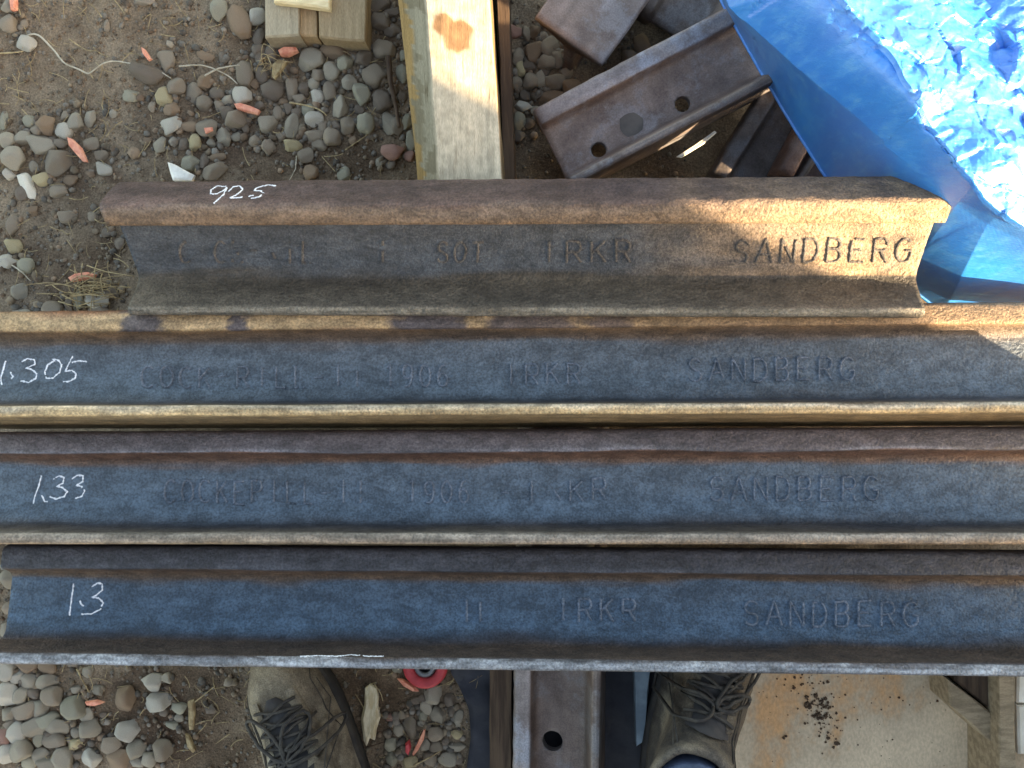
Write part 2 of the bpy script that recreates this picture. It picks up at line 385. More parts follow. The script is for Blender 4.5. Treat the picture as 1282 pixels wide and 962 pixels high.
# ------------------------------------------------------------------ lettering (raised strokes rolled into the web) and chalk
def arc(cx, cy, rx, ry, a0, a1, n=9):
    return [(cx + rx * math.cos(R(a0 + (a1 - a0) * k / n)), cy + ry * math.sin(R(a0 + (a1 - a0) * k / n))) for k in range(n + 1)]
G = {  # strokes in a 0..1 box, y up
 'C': [arc(0.55, 0.5, 0.5, 0.5, 50, 310, 14)],
 'O': [arc(0.5, 0.5, 0.45, 0.5, 0, 360, 18)],
 '0': [arc(0.5, 0.5, 0.40, 0.5, 0, 360, 18)],
 'K': [[(0.1, 0), (0.1, 1)], [(0.85, 1), (0.1, 0.42)], [(0.35, 0.6), (0.9, 0)]],
 'E': [[(0.85, 1), (0.1, 1), (0.1, 0), (0.88, 0)], [(0.1, 0.52), (0.7, 0.52)]],
 'F': [[(0.85, 1), (0.1, 1), (0.1, 0)], [(0.1, 0.52), (0.7, 0.52)]],
 'R': [[(0.1, 0), (0.1, 1), (0.6, 1)] + arc(0.6, 0.75, 0.28, 0.25, 90, -90, 8) + [(0.1, 0.5)], [(0.5, 0.5), (0.9, 0)]],
 'P': [[(0.1, 0), (0.1, 1), (0.6, 1)] + arc(0.6, 0.75, 0.28, 0.25, 90, -90, 8) + [(0.1, 0.5)]],
 'I': [[(0.5, 0), (0.5, 1)]],
 'L': [[(0.15, 1), (0.15, 0), (0.85, 0)]],
 '-': [[(0.15, 0.45), (0.85, 0.45)]],
 '1': [[(0.3, 0.82), (0.52, 1), (0.52, 0)]],
 '9': [arc(0.5, 0.7, 0.36, 0.3, 0, 360, 14), [(0.86, 0.7), (0.82, 0.35), (0.62, 0.05), (0.3, 0.0)]],
 '6': [arc(0.5, 0.3, 0.36, 0.3, 0, 360, 14), [(0.14, 0.3), (0.18, 0.65), (0.38, 0.95), (0.7, 1.0)]],
 'S': [arc(0.5, 0.75, 0.36, 0.25, 20, 250, 9) + arc(0.5, 0.25, 0.38, 0.25, 80, -160, 9)],
 'A': [[(0.02, 0), (0.5, 1), (0.98, 0)], [(0.22, 0.35), (0.78, 0.35)]],
 'N': [[(0.1, 0), (0.1, 1), (0.9, 0), (0.9, 1)]],
 'D': [[(0.1, 0), (0.1, 1), (0.45, 1)] + arc(0.45, 0.5, 0.45, 0.5, 90, -90, 10) + [(0.1, 0)]],
 'B': [[(0.1, 0), (0.1, 1), (0.55, 1)] + arc(0.55, 0.76, 0.28, 0.24, 90, -90, 7) + [(0.1, 0.52)], [(0.55, 0.52)] + arc(0.55, 0.26, 0.34, 0.26, 90, -90, 7) + [(0.1, 0)]],
 'G': [arc(0.52, 0.5, 0.47, 0.5, 45, 330, 14) + [(0.93, 0.45), (0.6, 0.45)]],
 'T': [[(0.05, 1), (0.95, 1)], [(0.5, 1), (0.5, 0)]],
 'U': [[(0.1, 1), (0.1, 0.3)] + arc(0.5, 0.3, 0.4, 0.3, 180, 360, 8) + [(0.9, 1)]],
}
def densify(pl, step):
    out = [pl[0]]
    for a, b in zip(pl, pl[1:]):
        d = math.hypot(b[0] - a[0], b[1] - a[1]); k = max(1, int(d / step))
        for q in range(1, k + 1): out.append((a[0] + (b[0] - a[0]) * q / k, a[1] + (b[1] - a[1]) * q / k))
    return out
def ridge(strokes_px, key, width, height, jitter=0.0, gap=0.0, step=2.0, wobble=0.0, wr=rng):
    """raised ridges on the surface of BVH key; strokes in photo pixels"""
    V = []; Fc = []
    for st in strokes_px:
        pts = []
        for (x, y) in densify(st, step):
            h = hit(key, x + wr.uniform(-wobble, wobble), y + wr.uniform(-wobble, wobble))
            pts.append(h)
        prev = None
        for k in range(len(pts)):
            if pts[k] is None or (gap and noise.noise(Vector((st[0][0] * 0.3 + k * 0.23, st[0][1], 5.0))) > gap):
                prev = None; continue
            p, nrm = pts[k]
            q = pts[min(k + 1, len(pts) - 1)]; q0 = pts[max(k - 1, 0)]
            if q is None or q0 is None: prev = None; continue
            tdir = q[0] - q0[0]
            if tdir.length < 1e-6: continue
            sd_ = nrm.cross(tdir.normalized()).normalized()
            ww = width * (1 + wr.uniform(-jitter, jitter)); hh = height * (1 + wr.uniform(-jitter, jitter))
            i0 = len(V)
            V += [p - sd_ * ww * 0.5 - nrm * 0.0004, p - sd_ * ww * 0.24 + nrm * hh, p + sd_ * ww * 0.24 + nrm * hh, p + sd_ * ww * 0.5 - nrm * 0.0004]
            if prev is not None:
                for j in range(3): Fc.append((prev + j, i0 + j, i0 + j + 1, prev + j + 1))
            else:
                Fc.append((i0, i0 + 1, i0 + 2, i0 + 3))
            prev = i0
    return V, Fc
def word(text, x0, x1, ytop_l, ytop_r, hpx, cw=0.72, slant=0.0, drop=0.0, wr=rng):
    """glyph strokes in photo pixels between x0 and x1"""
    nn = len(text); pitch = (x1 - x0) / nn if nn > 1 else (x1 - x0)
    out = []
    def jit(a, b_, k): return 1.6 * noise.noise(Vector((a * 1.7 + k * 3.3, b_ * 1.7, x0 * 0.1)))
    for k, ch in enumerate(text):
        if ch not in G: continue
        gx = x0 + pitch * k; t_ = (gx - x0) / max(1, x1 - x0)
        yt = ytop_l + (ytop_r - ytop_l) * t_ + wr.uniform(-1, 1)
        g_ = []
        for st in G[ch]:
            if wr.random() < drop: continue
            g_.append([(gx + pitch * cw * a + slant * (b_ - 0.5) * hpx, yt + hpx * (1 - b_) + jit(a, b_, k)) for (a, b_) in st])
        if g_: out.append(g_)
    return out
def add_ridge(name, root, Mx, VF, material, colr=None):
    V, Fc = VF
    if not V: return
    inv = Mx.inverted()
    o = obj(name, [inv @ v for v in V], Fc, material, root)
    if colr: set_col(o, lambda v: colr)
    return o
letters = [
 ('r1', r1, m1, [('COCKERILL', 224, 420, 302, 302, 27, 0.0, 0.14), ('II', 455, 490, 302, 302, 26, 0, 0.6), ('SOT', 546, 612, 303, 303, 25, 0.05, 0.12), ('IRKR', 676, 800, 302, 300, 27, 0.0, 0.0),
                 ('SANDBERG', 918, 1150, 300, 298, 29, 0.12, 0.0)], 0.0036, 0.0016, lin(96, 90, 85)),
 ('r2', r2, m2, [('COCKERILL-II', 176, 462, 460, 458, 26, 0.0, 0.04), ('1906', 480, 568, 457, 456, 27, 0, 0.0), ('IRKR', 630, 735, 456, 455, 26, 0, 0.05), ('SANDBERG', 860, 1078, 450, 447, 28, 0, 0.0)],
  0.0030, 0.0015, lin(104, 112, 122)),
 ('r3', r3, m3, [('COCKERILL-II', 205, 465, 602, 602, 28, 0.0, 0.05), ('1906', 508, 594, 602, 602, 27, 0, 0.0), ('-', 625, 645, 602, 602, 27, 0, 0), ('IRKR', 655, 768, 601, 600, 27, 0, 0.03), ('SANDBERG', 887, 1108, 598, 597, 30, 0, 0.0)],
  0.0030, 0.0015, lin(102, 112, 124)),
 ('r4', r4, m4, [('II', 578, 612, 752, 752, 27, 0, 0.2), ('IRKR', 695, 805, 750, 751, 28, 0, 0.1), ('SANDBERG', 930, 1158, 752, 754, 31, 0, 0.0)], 0.0032, 0.0015, lin(100, 111, 124)),
]
for key, root, Mx, words, wd, ht, c in letters:
    for (tx, x0, x1, yl, yr, h_, sl, dr) in words:
        for gl in word(tx, x0, x1, yl, yr, h_, slant=sl, drop=dr):
            add_ridge('letter', root, Mx, ridge(gl, key, wd, ht, 0.3, 0.34 if dr > 0.12 else 0.6, wobble=0.25), M['rail_pit'] if key == 'r1' else M['rail'], c)
chalk = {
 'r1': (r1, m1, [  # 92.5
   [(283, 234), (272, 233), (264, 238), (264, 243), (272, 243), (281, 238), (284, 235), (280, 244), (273, 250), (267, 255)],
   [(286, 240), (292, 234), (300, 233), (304, 237), (298, 243), (288, 248), (297, 248), (304, 247)], [(311, 247), (314, 245), (318, 245)],
   [(330, 233), (321, 236), (318, 239), (326, 239), (330, 242), (324, 247), (314, 249)], [(326, 234), (336, 232), (346, 233)]]),
 'r2': (r2, m2, [  # 1.305
   [(7, 452), (4, 463), (1, 474), (2, 482)], [(13, 466), (16, 472), (14, 474)], [(27, 453), (35, 449), (43, 451), (44, 456), (36, 460), (32, 461), (40, 463), (46, 468), (45, 474), (36, 479), (26, 477)],
   [(69, 451), (60, 457), (56, 466), (58, 474), (66, 474), (75, 466), (77, 457), (73, 451), (66, 450)], [(91, 446), (86, 456), (82, 465), (90, 464), (95, 468), (94, 474), (86, 478), (79, 478)], [(90, 454), (99, 452), (109, 453)]]),
 'r3': (r3, m3, [  # 1.33
   [(52, 596), (48, 610), (43, 623), (42, 631)], [(52, 620), (56, 628), (60, 628)], [(67, 600), (74, 596), (80, 598), (79, 605), (71, 609), (79, 611), (84, 616), (80, 622), (70, 625), (62, 622)],
   [(90, 600), (97, 595), (104, 596), (104, 603), (95, 608), (102, 609), (106, 615), (102, 622), (94, 624)]]),
 'r4': (r4, m4, [  # 1.3
   [(92, 731), (91, 741), (89, 754), (87, 771)], [(100, 752), (102, 757), (105, 759)], [(115, 735), (122, 730), (128, 731), (128, 739), (120, 746), (115, 748), (124, 749), (129, 755), (126, 763), (114, 769), (102, 769)],
   [(376, 822), (400, 821), (420, 822), (440, 820), (462, 822), (480, 822)]]),
}
for key, (root, Mx, sts) in chalk.items():
    for st in sts:
        add_ridge('chalk_stroke', root, Mx, ridge([st], key, 0.0024, 0.0004, 0.5, 0.6, step=1.1, wobble=0.35), M['chalk'])

# ------------------------------------------------------------------ support rail and offcuts
def cut_holes(o, centres, rad, depth=0.2):
    """real bored holes through the web: boolean with cylinders along local z"""
    bm = bmesh.new()
    for (x, u) in centres:
        bmesh.ops.create_cone(bm, cap_ends=True, segments=28, radius1=rad, radius2=rad, depth=depth, matrix=Matrix.Translation((x, u, 0)))
    me = bpy.data.meshes.new('cutter'); bm.to_mesh(me); bm.free()
    c = bpy.data.objects.new('cutter', me); col.objects.link(c)
    if o.parent: c.parent = o.parent
    md = o.modifiers.new('b', 'BOOLEAN'); md.operation = 'DIFFERENCE'; md.object = c; md.solver = 'EXACT'
    bpy.context.view_layer.update()
    dg = bpy.context.evaluated_depsgraph_get()
    nm = bpy.data.meshes.new_from_object(o.evaluated_get(dg))
    o.modifiers.clear(); o.data = nm
    bpy.data.objects.remove(c); bpy.data.meshes.remove(me)
def offcut(name, label, p0, p1, tilt, scale, stops, holes=(), rad=0.013, group='short steel offcuts', seed=0, flip=False):
    Mx = frame(p0, p1, tilt) @ Matrix.Translation((0, -0.067 * scale, 0))
    root = empty(name); root.matrix_world = Mx
    tag(root, label, 'rail offcut', group)
    L_ = (p1 - p0).length
    b = rail_mesh('rail_body', L_, stops, M['offcut'], root, scale=scale, seg=0.008, rough_amp=0.0007, seed=seed, edge_wear=1.0)
    if holes:
        inv = Mx.inverted(); cs = []
        for (px, py, z) in holes:
            q = inv @ at(px, py, z); cs.append((q.x, q.y))
        cut_holes(b, cs, rad)
    return root, b, Mx
def wht(k): return [(0, (k, k, k, 1)), (40, (k, k, k, 1))]
stS = [(0, (1.1, 1.1, 1.1, 1)), (5, (1.7, 1.8, 1.9, 1)), (9, (1.8, 1.9, 2.0, 1)), (11, (1.0, 0.85, 0.75, 1)), (15, (0.9, 0.8, 0.74, 1)), (22, (0.95, 0.85, 0.78, 1)), (26, (0.95, 0.9, 0.85, 1)), (31, (1.5, 1.45, 1.35, 1)), (36, (1, 1, 1, 1))]
# rail that carries the others: head to the left, runs up and down the picture
sup, sup_b, sup_m = offcut('rail_offcut', 'steel rail with a bolt hole lying crosswise under the lettered rails, near a boot', at(697, 1060, 0.045), at(706, 395, 0.045), R(-9), 0.88, stS,
        holes=((691, 930, 0.055),), rad=0.0135, seed=11.0)
st_off = [(0, (0.9, 0.9, 0.95, 1)), (5, (1.35, 1.45, 1.6, 1)), (9, (1.4, 1.5, 1.65, 1)), (11, (1.2, 0.95, 0.8, 1)), (14, (1.25, 1.1, 1.0, 1)), (23, (1.2, 1.05, 0.98, 1)), (26, (1.0, 0.85, 0.8, 1)), (31, (1.2, 1.15, 1.1, 1)), (36, (0.8, 0.8, 0.8, 1))]
off, off_b, off_m = offcut('rail_offcut', 'drilled steel offcut with two round holes and an oil stain beside the timber beam', at(692, 190, 0.088), at(1010, 24, 0.10), R(4), 0.83, st_off,
        holes=((750, 187, 0.098), (855, 130, 0.10)), rad=0.0098, seed=21.0)
world_bvh('off', off_b, off_m)
# oil stain
stain = []
h = hit('off', 790, 156)
if h:
    c0, nn = h
    ex = Vector((1, 0, 0)); ex = (ex - nn * ex.dot(nn)).normalized(); ey = nn.cross(ex)
    k_ = 14
    pts = [c0 + nn * 0.0006] + [c0 + nn * 0.0006 + (ex * math.cos(2 * math.pi * q / k_) + ey * math.sin(2 * math.pi * q / k_)) * (0.0155 * (0.92 + 0.14 * rng.random())) for q in range(k_)]
    inv = off_m.inverted()
    M['oil'] = mat('oil_stain', lin(74, 64, 56), lin(92, 80, 70), scale=40, rough=0.55, bump=0.2)
    obj('oil_stain', [inv @ p for p in pts], [(0, 1 + q, 1 + (q + 1) % k_) for q in range(k_)], M['oil'], off)
# offcut standing on its head, foot face up
def foot_up(label, p0, p1, scale, seed, k):
    X = (p1 - p0).normalized(); L_ = (p1 - p0).length
    Zd = Vector((0, 0, -1)); Yd = Zd            # local y (foot to head) points down
    Yv = (Zd - X * Zd.dot(X)).normalized(); Zv = X.cross(Yv)
    mid = (p0 + p1) / 2
    Mx = Matrix(((X.x, Yv.x, Zv.x, mid.x), (X.y, Yv.y, Zv.y, mid.y), (X.z, Yv.z, Zv.z, mid.z), (0, 0, 0, 1)))
    root = empty('rail_offcut'); root.matrix_world = Mx
    tag(root, label, 'rail offcut', 'short steel offcuts')
    rail_mesh('rail_body', L_, k, M['offcut'], root, scale=scale, seg=0.008, rough_amp=0.0008, seed=seed, edge_wear=1.0)
    return root
foot_up('short rail offcut turned foot up, square end beside the timber beam', at(712, 50, 0.10), at(800, -72, 0.10), 0.98, 31.0,
        [(0, (0.6, 0.5, 0.45, 1)), (30, (1.0, 0.85, 0.75, 1)), (32, (1.35, 1.4, 1.5, 1)), (35, (1.3, 1.3, 1.35, 1)), (37, (1.15, 1.1, 1.08, 1)), (40, (1.1, 1.05, 1.02, 1))])
offcut('rail_offcut', 'dark steel offcut half hidden by the hanging edge of the blue tarp', at(836, 40, 0.042), at(940, -130, 0.05), R(6), 0.80, wht(0.75), seed=41.0)
offcut('rail_offcut', 'dark rusty offcut end in the gap under the blue tarp', at(928, 244, 0.035), at(1000, 130, 0.045), R(2), 0.8, wht(0.6), seed=51.0)
offcut('rail_offcut', 'rust brown offcut tucked behind the shortest rail below the tarp', at(1010, 240, 0.06), at(1075, 120, 0.07), R(5), 0.8, [(0, (0.8, 0.55, 0.45, 1)), (40, (0.8, 0.55, 0.45, 1))], seed=61.0)

# ------------------------------------------------------------------ timber
def board(name, corners, ztop, zbot, material, label=None, cat=None, parent=None, group=None, bev=0.0025, nsub=10, amp=0.0012, seed=0.0, colfn=None):
    """plank with four plan corners (world xy, order around), subdivided, with slightly uneven faces"""
    a, b, c, d = [Vector((p.x, p.y, 0)) for p in corners]
    V = []; Fc = []
    na, nb = 8, nsub
    cen = (a + b + c + d) / 4
    def pt(s, t): return (a.lerp(b, s)).lerp(d.lerp(c, s), t)
    rings = [(zbot, 0.0), (zbot + (ztop - zbot) * 0.5, 0.0), (ztop - bev, 0.0), (ztop, bev)]
    per = [(i / na, 0) for i in range(na)] + [(1, j / nb) for j in range(nb)] + [(1 - i / na, 1) for i in range(na)] + [(0, 1 - j / nb) for j in range(nb)]
    m = len(per)
    for (z, ins) in rings:
        for (s, t) in per:
            p = pt(s, t)
            q = p + (cen - p).normalized() * ins
            dn = amp * noise.noise(Vector((p.x * 25 + seed, p.y * 25, z * 25)))
            zz = z + (amp * 1.2 * fbm((p.x + seed, p.y, 0), 12, 2) if z > zbot else 0)
            q += (p - cen).normalized() * dn
            V.append((q.x, q.y, zz))
    for k in range(len(rings) - 1):
        for j in range(m):
            Fc.append((k * m + j, k * m + (j + 1) % m, (k + 1) * m + (j + 1) % m, (k + 1) * m + j))
    # top grid
    base = len(V); k = (len(rings) - 1) * m
    idx = {}
    for i in range(na + 1):
        for j in range(nb + 1):
            s, t = i / na, j / nb
            if (s, t) in [(0, 0)] or i in (0, na) or j in (0, nb):
                if j == 0 and i < na: q = i
                elif i == na and j < nb: q = na + j
                elif j == nb and i > 0: q = na + nb + (na - i)
                else: q = 2 * na + nb + (nb - j)
                idx[(i, j)] = k + q % m
            else:
                p = pt(s, t); idx[(i, j)] = len(V)
                V.append((p.x, p.y, ztop + amp * 1.2 * fbm((p.x + seed, p.y, 0), 12, 2)))
    for i in range(na):
        for j in range(nb):
            Fc.append((idx[(i, j)], idx[(i + 1, j)], idx[(i + 1, j + 1)], idx[(i, j + 1)]))
    Fc.append(tuple(range(m))[::-1])
    org = Vector((cen.x, cen.y, zbot))
    ang = math.atan2(d.y - a.y, d.x - a.x) - math.pi / 2
    rot = Matrix.Rotation(-ang, 3, 'Z')
    loc_v = [rot @ (Vector(v) - org) for v in V]
    o = obj(name, loc_v, Fc, material, parent, smooth=False)
    o.location = org; o.rotation_euler = (0, 0, ang)
    if colfn:
        wv = [Vector(v) for v in V]
        set_col(o, lambda v: colfn(wv[v.index]))
    else:
        set_col(o, lambda v: (1, 1, 1, 1))
    bm = bmesh.new(); bm.from_mesh(o.data); bmesh.ops.recalc_face_normals(bm, faces=bm.faces); bm.to_mesh(o.data); bm.free()
    if label: tag(o, label, cat, group)
    return o
# big beam: prism with a sloping left side
def beam():
    zt = 0.186
    rows = []
    nseg = 170
    V = []; Fc = []
    # cross-section points in pixels at both ends (top y=-70, bottom y=262): left foot, left shoulder, right top, right foot
    for k in range(nseg + 1):
        t = k / nseg; y = -120 + (255 + 120) * t
        xl = 499 + (523 - 499) * ((y + 0) / 225.0); xs = 534 + (550 - 534) * (y / 225.0); xr = 612 + (628 - 612) * (y / 225.0)
        A = at(xl, y, zt - 0.030); B = at(xs, y, zt - 0.002); C_ = at(xr, y, zt); D = Vector((C_.x + 0.002, C_.y, 0.0)); E = Vector((A.x - 0.004, A.y, 0.0))
        secs = [E, (E + A) / 2, A]
        for q in range(1, 8): secs.append(A.lerp(B, q / 8))
        secs.append(B)
        for q in range(1, 28): secs.append(B.lerp(C_, q / 28) + Vector((0, 0, 0.0008 * math.sin(q * 0.23))))
        secs += [C_, C_ + Vector((0.0016, 0, -0.003)), (C_ + D) / 2, D]
        m = len(secs)
        for j, p in enumerate(secs):
            V.append(p + Vector((0.0012 * noise.noise(p * 22), 0, 0.0014 * fbm(p, 14, 3) if 1 < j < m - 2 else 0)))
    for k in range(nseg):
        for j in range(m - 1):
            Fc.append((k * m + j, k * m + j + 1, (k + 1) * m + j + 1, (k + 1) * m + j))
        Fc.append((k * m + m - 1, k * m, (k + 1) * m, (k + 1) * m + m - 1))
    Fc.append(tuple(range(m))); Fc.append(tuple(range(nseg * m, nseg * m + m))[::-1])
    org = at(570, 60, 0)
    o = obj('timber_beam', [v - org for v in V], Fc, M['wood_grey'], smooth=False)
    o.location = org
    rp = at(563, 45, zt); rp2 = at(572, 40, zt)
    kn = [(at(555, 30, zt), 0.014), (at(572, 45, zt), 0.021)]
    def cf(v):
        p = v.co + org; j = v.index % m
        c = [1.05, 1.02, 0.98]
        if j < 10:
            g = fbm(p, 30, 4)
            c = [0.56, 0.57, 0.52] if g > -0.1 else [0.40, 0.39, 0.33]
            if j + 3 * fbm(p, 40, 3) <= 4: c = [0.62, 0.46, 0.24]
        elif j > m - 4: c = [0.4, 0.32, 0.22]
        else:
            for (q, r) in kn:
                d = (Vector((p.x, p.y)) - Vector((q.x, q.y))).length / r + 0.3 * noise.noise(p * 90)
                if d < 1: c = lerp(c, [0.58, 0.38, 0.26], min(1, (1 - d) * 5))
            f = 1 + 0.16 * fbm((p.x * 5, p.y * 0.8, 0), 14, 4) + 0.25 * fbm((p.x, p.y, 3), 90, 2); c = [q * f for q in c]
        return (*c, 1)
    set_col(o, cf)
    bm = bmesh.new(); bm.from_mesh(o.data); bmesh.ops.recalc_face_normals(bm, faces=bm.faces); bm.to_mesh(o.data); bm.free()
    tag(o, 'long weathered timber beam with two brown knots, half in sunlight', 'timber beam')
    return o
beam()
board('timber_plank', [at(619, -90, 0.09), at(634, -90, 0.09), at(645, 250, 0.09), at(632, 250, 0.09)], 0.09, 0.0, M['wood_dark'],
      'narrow dark plank standing against the timber beam', 'plank', nsub=30, seed=3)
# notched block at the top
nb = empty('timber_block', at(395, 10, 0))
tag(nb, 'short grey timber block with a notch, clear of the long beam', 'timber block')
def wcol(c): return lambda p: (c[0], c[1], c[2], 1)
def sub(o, root):
    wm = o.matrix_basis.copy(); o.parent = root
    o.matrix_basis = root.matrix_basis.inverted() @ wm
bpy.context.view_layer.update()
for (cs, zt, c) in (([at(333, -70, 0.040), at(375, -70, 0.040), at(374, 44, 0.040), at(331, 47, 0.040)], 0.040, (0.78, 0.76, 0.70)),
                    ([at(376, -70, 0.032), at(397, -70, 0.032), at(397, 46, 0.032), at(375, 45, 0.032)], 0.032, (0.85, 0.66, 0.48)),
                    ([at(398, -70, 0.042), at(462, -70, 0.042), at(457, 52, 0.042), at(399, 46, 0.042)], 0.042, (0.74, 0.62, 0.48))):
    o = board('block_piece', cs, zt, 0.0, M['wood_grey'], nsub=16, seed=zt * 100, amp=0.002, colfn=wcol(c))
    sub(o, nb)
cap = board('lit_strip', [at(338, -70, 0.054), at(414, -70, 0.054), at(413, 12, 0.054), at(342, 2, 0.054)], 0.054, 0.0435, M['cream'], nsub=6, label='cream strip put in for the sunlit part of the notched timber block', cat='lit_strip')  # cream strip stands in for the sunlit part of the block

# ------------------------------------------------------------------ bottom right: plywood, battens, dark sheet
ply = board('plywood_sheet', [at(868, 700, 0.02), at(1400, 700, 0.02), at(1400, 1150, 0.02), at(868, 1150, 0.02)], 0.02, 0.004, M['ply'],
            'stained tan plywood sheet under a boot, sprinkled with soil', 'plywood', nsub=30, amp=0.0008)
board('batten', [at(1188, 852, 0.075), at(1262, 908, 0.075), at(1254, 942, 0.075), at(1190, 884, 0.075)], 0.075, 0.021, M['wood_mid'],
      'short slanted batten on the plywood sheet', 'batten', nsub=6)
board('plank', [at(1196, 800, 0.07), at(1249, 800, 0.07), at(1249, 896, 0.07), at(1196, 853, 0.07)], 0.07, 0.021, M['wood_dark'],
      'dark plank end between slanted batten and lettered rails', 'plank', nsub=6)
board('batten', [at(1250, 780, 0.095), at(1270, 780, 0.095), at(1273, 1050, 0.095), at(1252, 1050, 0.095)], 0.095, 0.021, M['wood_mid'],
      'upright tan batten edge running along the pale panel', 'batten', nsub=20)
board('pale_panel', [at(1274, 780, 0.085), at(1400, 780, 0.085), at(1400, 881, 0.085), at(1274, 881, 0.085)], 0.085, 0.021, M['pale'],
      'pale panel beside the tan batten, touching the rail side', 'panel', nsub=8)
board('pale_panel', [at(1274, 884, 0.085), at(1400, 884, 0.085), at(1400, 945, 0.085), at(1276, 945, 0.085)], 0.085, 0.021, M['pale'],
      'shorter pale panel beside the tan batten, farther from the rails', 'panel', nsub=8)
board('batten', [at(613, 770, 0.045), at(641, 770, 0.045), at(640, 1060, 0.045), at(613, 1060, 0.045)], 0.045, 0.004, M['wood_dark'],
      'dark brown batten parallel to the drilled support rail', 'batten', nsub=20)
def sheet(name, pxpoly_l, pxpoly_r, material, label, cat, zf, nx=30, ny=40):
    V = []; Fc = []
    for j in range(ny + 1):
        t = j / ny
        def ip(P):
            q = t * (len(P) - 1); i = min(int(q), len(P) - 2); f = q - i
            return (P[i][0] + (P[i + 1][0] - P[i][0]) * f, P[i][1] + (P[i + 1][1] - P[i][1]) * f)
        l, r_ = ip(pxpoly_l), ip(pxpoly_r)
        for i in range(nx + 1):
            s = i / nx; p = at(l[0] + (r_[0] - l[0]) * s, l[1] + (r_[1] - l[1]) * s, 0.0)
            V.append((p.x, p.y, gz(p.x, p.y) + zf(s, t, p)))
    for j in range(ny):
        for i in range(nx):
            a = j * (nx + 1) + i; Fc.append((a, a + 1, a + nx + 2, a + nx + 1))
    o = obj(name, V, Fc, material)
    md = o.modifiers.new('s', 'SOLIDIFY'); md.thickness = 0.002
    return tag(o, label, cat)
sheet('rubber_sheet', [(556, 800), (566, 840), (588, 885), (590, 920), (584, 965), (588, 1060)], [(868, 800), (862, 845), (846, 885), (838, 930), (836, 965), (840, 1060)], M['membrane'],
      'crumpled black sheet spread under the support rail between the boots', 'plastic sheet', lambda s, t, p: 0.006 + 0.006 * fbm((p.x * 2.2, p.y * 0.8, 0), 16, 3))
board('metal_strip', [at(792, 800, 0.03), at(818, 800, 0.03), at(806, 930, 0.03), at(797, 936, 0.03)], 0.03, 0.012, M['bluestrip'],
      'pale blue grey metal strip lying on the black sheet', 'metal strip', nsub=10)

# ------------------------------------------------------------------ red ring
def ring_disc():
    c = at(533, 832, 0.012); root = empty('grinding_disc', c)
    tag(root, 'small red ring with a dark centre hole, poking out beside the rail', 'disc')
    def lathe(name, prof, m):
        V = []; Fc = []; n_ = 40; k = len(prof)
        for i in range(n_):
            a = 2 * math.pi * i / n_
            for (r_, z) in prof: V.append((r_ * math.cos(a), r_ * math.sin(a), z))
        for i in range(n_):
            for j in range(k):
                Fc.append((i * k + j, ((i + 1) % n_) * k + j, ((i + 1) % n_) * k + (j + 1) % k, i * k + (j + 1) % k))
        return obj(name, V, Fc, m, root)
    lathe('red_ring', [(0.015, 0.002), (0.017, 0.010), (0.026, 0.0125), (0.0300, 0.010), (0.0315, 0.004), (0.030, 0.0), (0.017, 0.0)], M['red'])
    lathe('metal_bush', [(0.0085, 0.001), (0.0085, 0.010), (0.0105, 0.0115), (0.0148, 0.009), (0.0155, 0.002), (0.012, 0.001)], M['steel'])
    V = [(0, 0, 0.002)] + [(0.0086 * math.cos(2 * math.pi * i / 24), 0.0086 * math.sin(2 * math.pi * i / 24), 0.002) for i in range(24)]
    obj('hole_bottom', V, [(0, 1 + i, 1 + (i + 1) % 24) for i in range(24)], M['black'], root)
ring_disc()

# ------------------------------------------------------------------ blue tarp
def catmull(P, t):
    n_ = len(P) - 1; q = min(max(t, 0) * n_, n_ - 1e-6); i = int(q); f = q - i
    p0 = P[max(i - 1, 0)]; p1 = P[i]; p2 = P[i + 1]; p3 = P[min(i + 2, n_)]
    return 0.5 * ((2 * p1) + (p2 - p0) * f + (2 * p0 - 5 * p1 + 4 * p2 - p3) * f * f + (3 * p1 - p0 - 3 * p2 + p3) * f ** 3)
def facet(q, sx, sy, g, seed):
    """crumpled sheet: flat cells with random tilts, blended where they meet"""
    v = Vector((q.x * sx, q.y * sy, seed))
    d, pts = noise.voronoi(v)
    def hh(c):
        r_ = noise.cell_vector(c * 7.31) * 2 - Vector((1, 1, 1))
        return g * (r_.x * (v.x - c.x) / sx + r_.y * (v.y - c.y) / sy)
    w_ = min(1.0, (d[1] - d[0]) / 0.30); w_ = 0.5 + 0.5 * w_
    return w_ * hh(pts[0]) + (1 - w_) * hh(pts[1])
def plin(P, t):
    n_ = len(P) - 1; q = min(max(t, 0) * n_, n_ - 1e-6); i = int(q)
    return P[i].lerp(P[i + 1], q - i)
